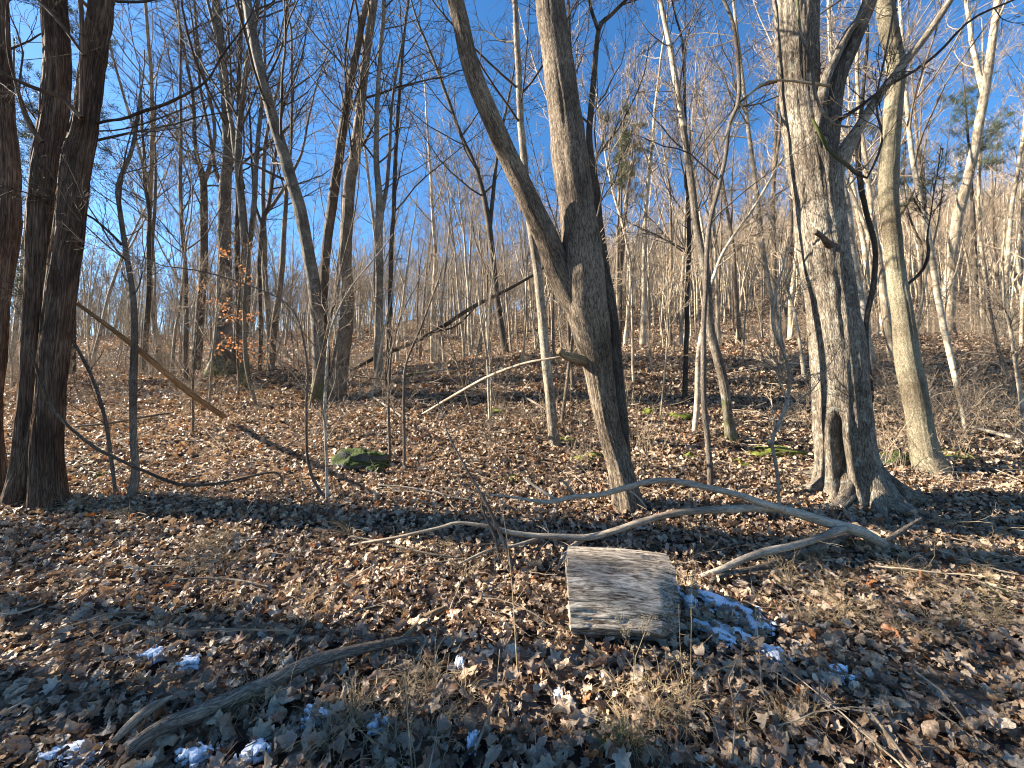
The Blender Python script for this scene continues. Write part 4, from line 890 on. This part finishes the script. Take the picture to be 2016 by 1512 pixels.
P_, R_, S_ = (np.concatenate(z) for z in zip(a, b2)); R_[:, 0] = np.where(R_[:, 0] > 1.5, R_[:, 0]-math.pi, R_[:, 0])
scatter('leaf_litter', CL, P_, R_, S_, rng.integers(0, 40, len(P_)), parent=GROUND)

# twigs on the ground
def twigmesh(seed, L=.5, mat='twig', r0=.004):
    r_ = np.random.default_rng(seed); n = 7; P = np.zeros((1, n, 3)); d = np.array([1., 0, 0])
    for j in range(1, n):
        P[0, j] = P[0, j-1]+d*L/(n-1); d = d+r_.normal(0, .16, 3)*np.array([1, 1, .7]); d /= np.linalg.norm(d)
    R = np.linspace(r0, r0*.4, n)[None]; mb = MB(); mb.tubes(P, R, 5)
    b = grow(P, R, np.array([int(r_.integers(1, 5))]), .2, .9, .5, (.4, .9), 5, 0, .15, .7, .5, .0011); mb.tubes(b[0], b[1], 4)
    return mb.mesh('twig_piece', M[mat])
TW = [twigmesh(300+i, .35+.1*(i % 5), 'twig' if i % 3 else 'deadgrey', .0028+.0012*(i % 3)) for i in range(12)]
x, y = litter_pts(.5, 6, 7, 1.5, 1); x2, y2 = litter_pts(6, 22, 2.2, 1.4, 1); x = np.concatenate([x, x2]); y = np.concatenate([y, y2]); n = len(x)
scatter('fallen_twigs', TW, np.stack([x, y, G(x, y)+rng.uniform(.04, .09, n)], 1), np.stack([rng.normal(0, .3, n), rng.normal(0, .22, n), rng.uniform(0, 6.28, n)], 1),
        np.where(y > 6, 2.0, 1)*rng.uniform(.6, 1.5, n), rng.integers(0, 12, n), 'scattered dead twigs lying on the fallen leaves', 'twigs')

# dry grass and weeds
def tuft(seed, n=34, h=.22, mat='straw', spread=.09, curl=1.3, w=.0034):
    r_ = np.random.default_rng(seed); mb = MB(); a = r_.uniform(0, 6.28, n); m = 7
    P = np.zeros((n, m, 3)); P[:, 0, 0] = np.cos(a)*r_.uniform(0, spread, n); P[:, 0, 1] = np.sin(a)*r_.uniform(0, spread, n)
    d = np.stack([np.cos(a)*.4, np.sin(a)*.4, np.ones(n)], 1)+r_.normal(0, .35, (n, 3)); hh = h*r_.uniform(.5, 1.3, n)[:, None]
    for j in range(1, m):
        d /= np.linalg.norm(d, axis=1, keepdims=True); P[:, j] = P[:, j-1]+d*hh/(m-1)
        d = d+np.stack([np.cos(a), np.sin(a), -np.ones(n)*1.2], 1)*.18*curl+r_.normal(0, .18*curl, (n, 3))
    P[:, :, 2] = np.maximum(P[:, :, 2], .004)
    mb.tubes(P, np.linspace(w, w*.35, m)[None]*np.ones((n, 1))*.5, 3); return mb.mesh('grass_tuft', M[mat])
GT = [tuft(40+i) for i in range(8)]+[tuft(60+i, 26, .3, 'straw', .05, .8) for i in range(4)]
n = 1500; cx = rng.normal(0, 1, n); 
cents = [(1600, 1180, 120, 34, 90), (1700, 1230, 160, 45, 120), (1560, 1140, 70, 20, 40), (1290, 1420, 45, 40, 90), (830, 1390, 50, 40, 80), (480, 1405, 60, 15, 30), (430, 1075, 25, 10, 40), (1850, 1100, 120, 30, 120), (300, 1150, 250, 60, 80),
         (740, 1060, 80, 30, 60), (1500, 1440, 60, 35, 60), (1880, 1200, 120, 60, 120), (560, 1180, 160, 60, 60), (100, 1020, 120, 25, 60), (700, 1460, 60, 30, 40)]
gp = []
for (cx_, cy_, sx_, sy_, k_) in cents:
    for _ in range(k_):
        px_, py_ = cx_+rng.normal()*sx_, cy_+rng.normal()*sy_
        if py_ > 900: gp.append(ground_at(px_, min(py_, 1700)))
gp = np.array(gp); gp = gp[rng.random(len(gp)) < .13]; n = len(gp); gp[:, 2] += .03
k = ~((gp[:, 0] > .36) & (gp[:, 0] < 1.02) & (gp[:, 1] > 2.2) & (gp[:, 1] < 2.9)); gp = gp[k]; n = len(gp)
scatter('dry_grass', GT, gp, np.stack([rng.normal(0, .15, n), rng.normal(0, .15, n), rng.uniform(0, 6.28, n)], 1), rng.uniform(.4, .95, n), rng.integers(0, 12, n), 'tangled tufts of dry straw-coloured grass on the leaf litter', 'grass')
GR = [tuft(80+i, 22, .11, 'green', .04, .5, .002) for i in range(4)]
gp = np.array([ground_at(px_, py_) for px_, py_ in [(1210, 1490), (1230, 1500), (1195, 1480), (1215, 1465), (1245, 1480), (1950, 1175), (1935, 1190), (1965, 1180), (1190, 1500), (1225, 1470)]]); n = len(gp)
scatter('green_grass', GR, gp+np.array([0, 0, .02]), np.stack([np.zeros(n), np.zeros(n), rng.uniform(0, 6, n)], 1), rng.uniform(.7, 1.1, n), rng.integers(0, 4, n), 'few short green grass blades at the bottom, below the seed-headed weeds', 'grass')

def weed(label, pts, Y, r=.0016, seeds=0, side=3, mat='straw'):
    P, R = stem3d([(a_, b_, 2) for a_, b_ in pts], Y, wob=0, root=False, n=24); g = float(G(P[0, 0], P[0, 1])); P[:2, 2] = np.minimum(P[:2, 2], g+np.array([-.03, .05]))
    R = np.linspace(r*1.25, r*.6, 24); b = np.array([P[0, 0], P[0, 1], g]); root = thing('weed_stalk', b, label, 'weed')
    mb = MB(); mb.tubes(P, R, 5); a = grow(P[None], R[None], np.array([side]), .45, .95, .22, (.5, 1.1), 6, .1, .12, .7, .5, .0007); mb.tubes(a[0], a[1], 4)
    c_ = grow(*a, 3, .3, 1, .5, (.4, 1), 4, .1, .1, .8, .6, .0006) if seeds else None
    if c_: mb.tubes(c_[0], c_[1], 3)
    mb.build('stem', M[mat], root, b)
    if seeds:
        tips = np.concatenate([c_[0][:, -1], c_[0][:, 2], a[0][:, -1]]); sb = MB()
        for p in tips:
            for _ in range(3):
                q_ = p+rng.normal(0, .0045, 3); r2 = rng.uniform(.002, .0035)
                V = q_+np.array([[1, 0, 0], [-1, 0, 0], [0, 1, 0], [0, -1, 0], [0, 0, 1], [0, 0, -1]])*r2
                sb.raw(V, None, [(0, 2, 4), (2, 1, 4), (1, 3, 4), (3, 0, 4), (2, 0, 5), (1, 2, 5), (3, 1, 5), (0, 3, 5)])
        o = sb.build('seed_heads', M['seed'], root, b); o['kind'] = 'stuff'
weed('branched dry weed with seed heads standing in front of the weathered log', [(1243, 1385), (1247, 1330), (1248, 1290), (1238, 1268), (1222, 1240), (1214, 1205)], 1.9, .0018, 1, 7)
weed('right-leaning dry weed with seed heads in front of the weathered log', [(1248, 1300), (1262, 1265), (1275, 1225), (1262, 1205)], 2.0, .0016, 1, 6)
weed('drooping seed-headed weed below the right end of the weathered log', [(1362, 1390), (1366, 1340), (1352, 1310), (1335, 1290)], 1.95, .0016, 1, 6)
weed('tall thin dry stalk at the right end of the weathered log', [(1362, 1480), (1360, 1330), (1362, 1180), (1365, 1070)], 1.9, .0016, 0, 3)
weed('thin dry stalk just right of the weathered log, shorter of the pair', [(1346, 1370), (1340, 1290), (1336, 1190)], 1.95, .0014, 0, 2)
weed('reddish dry stalk rising right of the snow remnants', [(1500, 1440), (1496, 1300), (1488, 1210), (1478, 1135)], 1.9, .0016, 0, 3, 'twig')
weed('tall pale double stalk left of the weathered log', [(1022, 1375), (1015, 1260), (1008, 1150), (998, 1060), (990, 1010)], 2.0, .0028, 0, 3)
weed('dark upright stick at the bottom right', [(1625, 1475), (1615, 1430), (1612, 1300), (1610, 1250)], 1.8, .0025, 0, 2, 'twigdark')
weed('bundle-like dry stalk at bottom left of centre', [(812, 1510), (805, 1440), (800, 1370), (795, 1330)], 1.55, .0028, 0, 4)
weed('slim short dry stalk standing just left of the broadest trunk foot', [(1582, 1010), (1580, 960), (1572, 900)], 3.9, .003, 0, 4)

# ------------------------------------------------------------------ forest beyond: variants copied as individuals
def forest_variant(seed, H, r0, lean, mat, t0=.42, per=20, rmin=.006, sides=9, s2=4, s3=3, up=.10):
    global rng; keep = rng; rng = np.random.default_rng(seed)
    n = 26; P = np.zeros((n, 3)); d = np.array([lean, 0, 1.]); 
    for j in range(1, n):
        d = d/np.linalg.norm(d); P[j] = P[j-1]+d*H/(n-1); d = d+rng.normal(0, .035, 3)*np.array([1, 1, 0])+np.array([-P[j, 0], -P[j, 1], 0])*.002
    P[0, 2] = -.3; t = np.linspace(0, 1, n); R = r0*(1-.88*t**1.1)*(1+.35*np.exp(-t*40))
    st = [(P, R)]
    if rng.random() < .55:                        # a fork
        i = int(rng.integers(7, 14)); m = n-i; Q = np.zeros((m, 3)); Q[0] = P[i]; d = np.array([rng.choice([-1, 1])*rng.uniform(.2, .4), rng.normal(0, .2), 1.])
        for j in range(1, m): d = d/np.linalg.norm(d); Q[j] = Q[j-1]+d*H/(n-1)*.92; d = d+rng.normal(0, .04, 3)+np.array([0, 0, .05])
        st.append((Q, R[i:]*.72))
    tk = MB()
    for p, r in st: tk.tubes(p, r, sides)
    cr = MB()
    for p, r in st:
        for a, b, k in crown([(p, r)], per if p is P else per//2, t0 if p is P else .2, .26, s2+1, s3, 0, (.45, .95), up, rmin): cr.tubes(a, b, k)
    rng = keep; tm = tk.mesh('trunk', mat); tm['look'] = ('forked ' if len(st) > 1 else 'single-stemmed ')+('grey ' if mat is M['oak'] else 'pale ')
    return tm, cr.mesh('crown', M['twig'] if mat is not M['dark'] else M['twigdark'])
VAR = [forest_variant(500+i, [19, 22, 17, 21, 16, 23, 20, 18, 21, 15][i], [.13, .17, .11, .15, .09, .19, .12, .14, .10, .08][i], [.02, -.03, .05, 0, -.06, .01, .03, -.02, .07, -.04][i],
                      M['pale'] if i % 4 != 3 else M['oak']) for i in range(10)]
def gr_ok(lb): return lb.startswith(('bare tree in', 'spindly'))
def copy_tree(i, x, y, s, rz, label, group, name='forest_tree', var=None, parts=('trunk', 'crown'), tilt=(0, 0)):
    g = float(G(x, y)); root = thing(name, (x, y, g), label, 'tree' if name != 'sapling' else 'sapling', group)
    if 'look' in (var or VAR)[i][0].keys() and gr_ok(label):
        lk = (var or VAR)[i][0]['look']; root['label'] = lk+label; root['group'] = lk+group
    root.scale = (s, s, s); root.rotation_euler = (tilt[0], tilt[1], rz)
    for nm, me in zip(parts, (var or VAR)[i]):
        o = bpy.data.objects.new(nm, me); COL.objects.link(o); o.parent = root
    return root
placed = []
def free(x, y, dmin):
    for a, b in placed:
        if (a-x)**2+(b-y)**2 < dmin*dmin: return False
    placed.append((x, y)); return True
cnt = 0; tries = 0
while cnt < 190 and tries < 9000:
    tries += 1
    y = 15+55*rng.random()**1.25; k = rng.uniform(-1.32, 1.36); x = k*y
    if y < 21 and abs(k+.35) < .55: continue
    if k < -.25 and rng.random() < .72: continue
    if not free(x, y, 1.5+y*.02): continue
    if k < -.2: lb, gr = 'bare tree in the thin woodland beyond the crest at left', 'bare trees beyond the crest at left'
    elif k < .45: lb, gr = 'bare tree in the sunlit wood behind the centre crest', 'bare trees behind the centre crest'
    else: lb, gr = 'bare tree in the dense sunlit wood on the slope at right', 'trees on the slope at right'
    copy_tree(int(rng.integers(10)), x, y, rng.uniform(.78, 1.12), rng.uniform(0, 6.28), lb, gr, tilt=(rng.normal(0, .03), rng.normal(-.01, .035)))
    cnt += 1
for (x, y) in [(-24, 13.5), (-22, 1), (-11.5, 2.2), (-8.2, 1.2), (-15, 3.2), (13, 6), (17, 11), (-15, -8), (10, -3), (20, 3), (-38, 20), (-12, 19)]:
    copy_tree(int(rng.integers(10)), x, y, rng.uniform(.9, 1.1), rng.uniform(0, 6), 'bare tree in the open wood just outside the picture', 'bare trees outside the picture')
# saplings of the understorey
SV = []
for i in range(8):
    tk, cr = forest_variant(700+i, 4.2+.6*i, .024+.004*i, .1*rng.normal(), M['pale'] if i % 3 else M['oak'], .18, 16, .0032, 6, 4, 3, .05); SV.append((tk, cr))
cnt = 0; tries = 0
while cnt < 84 and tries < 4000:
    tries += 1
    y = 6.5+16*rng.random()**1.1; k = rng.uniform(-1.3, 1.36); x = k*y
    if y < 10 and rng.random() < .6: continue
    if not free(x, y, .9): continue
    if k < -.2: lb, gr = 'spindly bare sapling on the leafy rise at left', 'spindly saplings on the rise at left'
    elif k < .45: lb, gr = 'spindly bare sapling on the leafy rise at the centre', 'spindly saplings on the centre rise'
    else: lb, gr = 'spindly bare sapling in the brushy ground at right', 'spindly saplings at right'
    copy_tree(int(rng.integers(8)), x, y, rng.uniform(.5, 1.1), rng.uniform(0, 6.28), lb, gr, 'sapling', SV, tilt=(rng.normal(0, .09), rng.normal(-.02, .09))); cnt += 1

# far woodland as one mass
FV = []
for i in range(8):
    tk, cr = forest_variant(800+i, 17+i*.7, .13+.012*i, 0, M['pale'], .35, 16, .014, 6, 4, 2, .1)
    FV += [tk, cr]
n = 4200; y = 58+125*rng.random(n)**.8; kk = rng.uniform(-1.5, 1.5, n); keep_ = rng.random(n) < np.where(kk < -.3, .5, np.where(kk < 0, .7, 1)); y = y[keep_]; x = kk[keep_]*y; n = len(y); k = rng.integers(0, 8, n)
pts = np.stack([x, y, G(x, y)-.1], 1); rot = np.stack([rng.normal(0, .03, n), rng.normal(0, .03, n), rng.uniform(0, 6.28, n)], 1); sc_ = rng.uniform(.6, 1.0, n)
scatter('far_woodland', FV, np.vstack([pts, pts]), np.vstack([rot, rot]), np.concatenate([sc_, sc_]), np.concatenate([k*2, k*2+1]), 'mass of distant bare trees covering the hillside behind', 'woodland')

# brushy undergrowth
def brush(seed, h=1.5, ns=7, r0=.006):
    global rng; keep = rng; rng = np.random.default_rng(seed); m = 8; P = np.zeros((ns, m, 3)); P[:, 0, :2] = rng.normal(0, .12, (ns, 2)); d = np.concatenate([rng.normal(0, .35, (ns, 2)), np.ones((ns, 1))], 1)
    for j in range(1, m): d /= np.linalg.norm(d, axis=1, keepdims=True); P[:, j] = P[:, j-1]+d*h/(m-1); d = d+rng.normal(0, .2, (ns, 3))
    R = np.linspace(r0, r0*.5, m)[None]*np.ones((ns, 1)); mb = MB(); mb.tubes(P, R, 4)
    a = grow(P, R, 6, .2, 1, .4, (.5, 1.2), 5, .03, .2, .7, .5, .0022); mb.tubes(a[0], a[1], 3); b = grow(*a, 4, .2, 1, .5, (.4, 1.1), 4, .0, .2, .8, .6, .0018); mb.tubes(b[0], b[1], 3)
    rng = keep; return mb.mesh('brush', M['twig'])
BR = [brush(600+i, 1.0+.15*i) for i in range(8)]
def bpts(n, y0, y1, k0, k1, pw=1.0):
    y = y0+(y1-y0)*rng.random(n)**pw; return rng.uniform(k0, k1, n)*y, y
X_, Y_ = zip(bpts(130, 16, 45, -1.35, 1.4), bpts(150, 6, 22, .75, 1.4), bpts(60, 7, 16, -1.35, -.75), bpts(40, 5, 13, -.8, .5), bpts(120, 22, 60, .3, 1.4), bpts(90, 19, 40, -1.35, -.3), bpts(30, 4.5, 9, .9, 1.35))
x = np.concatenate(X_); y = np.concatenate(Y_); n = len(x)
scatter('undergrowth', BR, np.stack([x, y, G(x, y)], 1), np.stack([rng.normal(0, .12, n), rng.normal(0, .12, n), rng.uniform(0, 6.28, n)], 1), np.where(y > 12, 1.0, .6)*rng.uniform(.45, 1.15, n), rng.integers(0, 8, n),
        'thicket of thin bare brush and briars over the forest floor', 'undergrowth')

# brush pile on the crest
bp = ground_at(590, 742)*0+at(590, 742, 12); bx, by = bp[0], 11.5; bz = float(G(bx, by))
pile = thing('brush_pile', (bx, by, bz), 'tangled pile of dead branches on the crest left of the three-stemmed clump', 'brush pile')
mb = MB(); n = 130; P = np.zeros((n, 6, 3)); P[:, 0] = np.stack([bx+rng.normal(0, .6, n), by+rng.normal(0, .3, n), bz+np.abs(rng.normal(0, .28, n))], 1); d = rng.normal(size=(n, 3))*np.array([1, .6, .45])
for j in range(1, 6): d /= np.linalg.norm(d, axis=1, keepdims=True); P[:, j] = P[:, j-1]+d*.16*rng.uniform(.6, 1.4); d = d+rng.normal(0, .25, (n, 3))
P[:, :, 2] = np.maximum(P[:, :, 2], bz+.02); mb.tubes(P, np.linspace(.018, .006, 6)[None]*rng.uniform(.4, 1.3, (n, 1)), 5)
o = mb.build('branches', M['deadgrey'], pile, (bx, by, bz)); o['kind'] = 'stuff'

# ------------------------------------------------------------------ evergreens
def evergreen(seed, H, r0, t0, per, lf, ncard, droop=-.02, ls=.05):
    global rng; keep = rng; rng = np.random.default_rng(seed); n = 20; P = np.zeros((n, 3)); P[:, 2] = np.linspace(-.3, H, n); P[:, 0] = .15*np.sin(np.linspace(0, 3, n)+seed); R = r0*(1-.9*np.linspace(0, 1, n))
    tk = MB(); tk.tubes(P, R, 12); cr = MB(); a = grow(P[None], R[None], np.array([per]), t0, .98, lf, (1.0, 1.5), 8, droop, .08, .35, .3, .006, .7); cr.tubes(a[0], a[1], 4)
    b = grow(*a, 7, .25, 1., .4, (.5, 1.0), 5, .0, .1, .5, .5, .004, .4); cr.tubes(b[0], b[1], 3)
    c = grow(*b, 5, .2, 1., .5, (.5, 1.0), 3, .0, .1, .6, .6, .003, .4)
    base = np.concatenate([c[0][:, j] for j in range(3)]+[b[0][:, j] for j in (2, 3, 4)]); K = len(base); rep = max(1, ncard//K); p = np.repeat(base, rep, 0)+rng.normal(0, .05, (K*rep, 3))
    d = rng.normal(size=p.shape)+np.array([0, 0, .3]); d /= np.linalg.norm(d, axis=1, keepdims=True); s = np.cross(d, rng.normal(size=p.shape)); s /= np.linalg.norm(s, axis=1, keepdims=True)
    L = ls*rng.uniform(1, 2.6, len(p))[:, None]; V = np.stack([p-s*ls*.16, p+s*ls*.16, p+d*L], 1).reshape(-1, 3); nd = MB(); nd.raw(V, None, np.arange(len(V)).reshape(-1, 3))
    rng = keep; return tk.mesh('trunk', M['dark']), cr.mesh('branches', M['twigdark']), nd.mesh('foliage', M['needle'])
EV = [evergreen(901, 14, .2, .16, 64, .2, 36000), evergreen(902, 17, .16, .5, 40, .2, 30000, .02), evergreen(903, 12, .18, .12, 60, .24, 30000), evergreen(904, 15, .13, .62, 46, .22, 36000)]
def put_ever(i, x, y, s, rz, lb, gr=None): return copy_tree(i, x, y, s, rz, lb, gr, 'evergreen_tree', EV, ('trunk', 'branches', 'foliage'))
p = at(1222, 600, 24); put_ever(3, p[0], 24, 1.1, .5, 'lone green-topped evergreen behind the forked tree, right of its trunk')
p = at(1915, 600, 19); put_ever(1, p[0], 19, .85, 2.1, 'evergreen with sparse green boughs at the upper right')
p = at(1990, 600, 16); put_ever(1, p[0], 21, .8, 4.1, 'evergreen at the right edge beside the sparse green boughs')
p = at(150, 600, 15); put_ever(1, p[0], 15, .9, 1.1, 'evergreen showing green between the two stems of the shaggy trunk, upper left')
p = at(30, 600, 12); put_ever(0, p[0]-.5, 12, .8, 3.1, 'dense evergreen behind the trunks at the left edge')
for j, (x, y, s, i) in enumerate([(-8.6, 2.8, .9, 0), (-12.2, 3.9, 1.0, 2), (-10.5, 1.1, 1.0, 2)]):
    put_ever(i, x, y, s, j*1.3, 'dense evergreen just outside the left of the picture that shades the foreground', 'evergreens left of the picture')
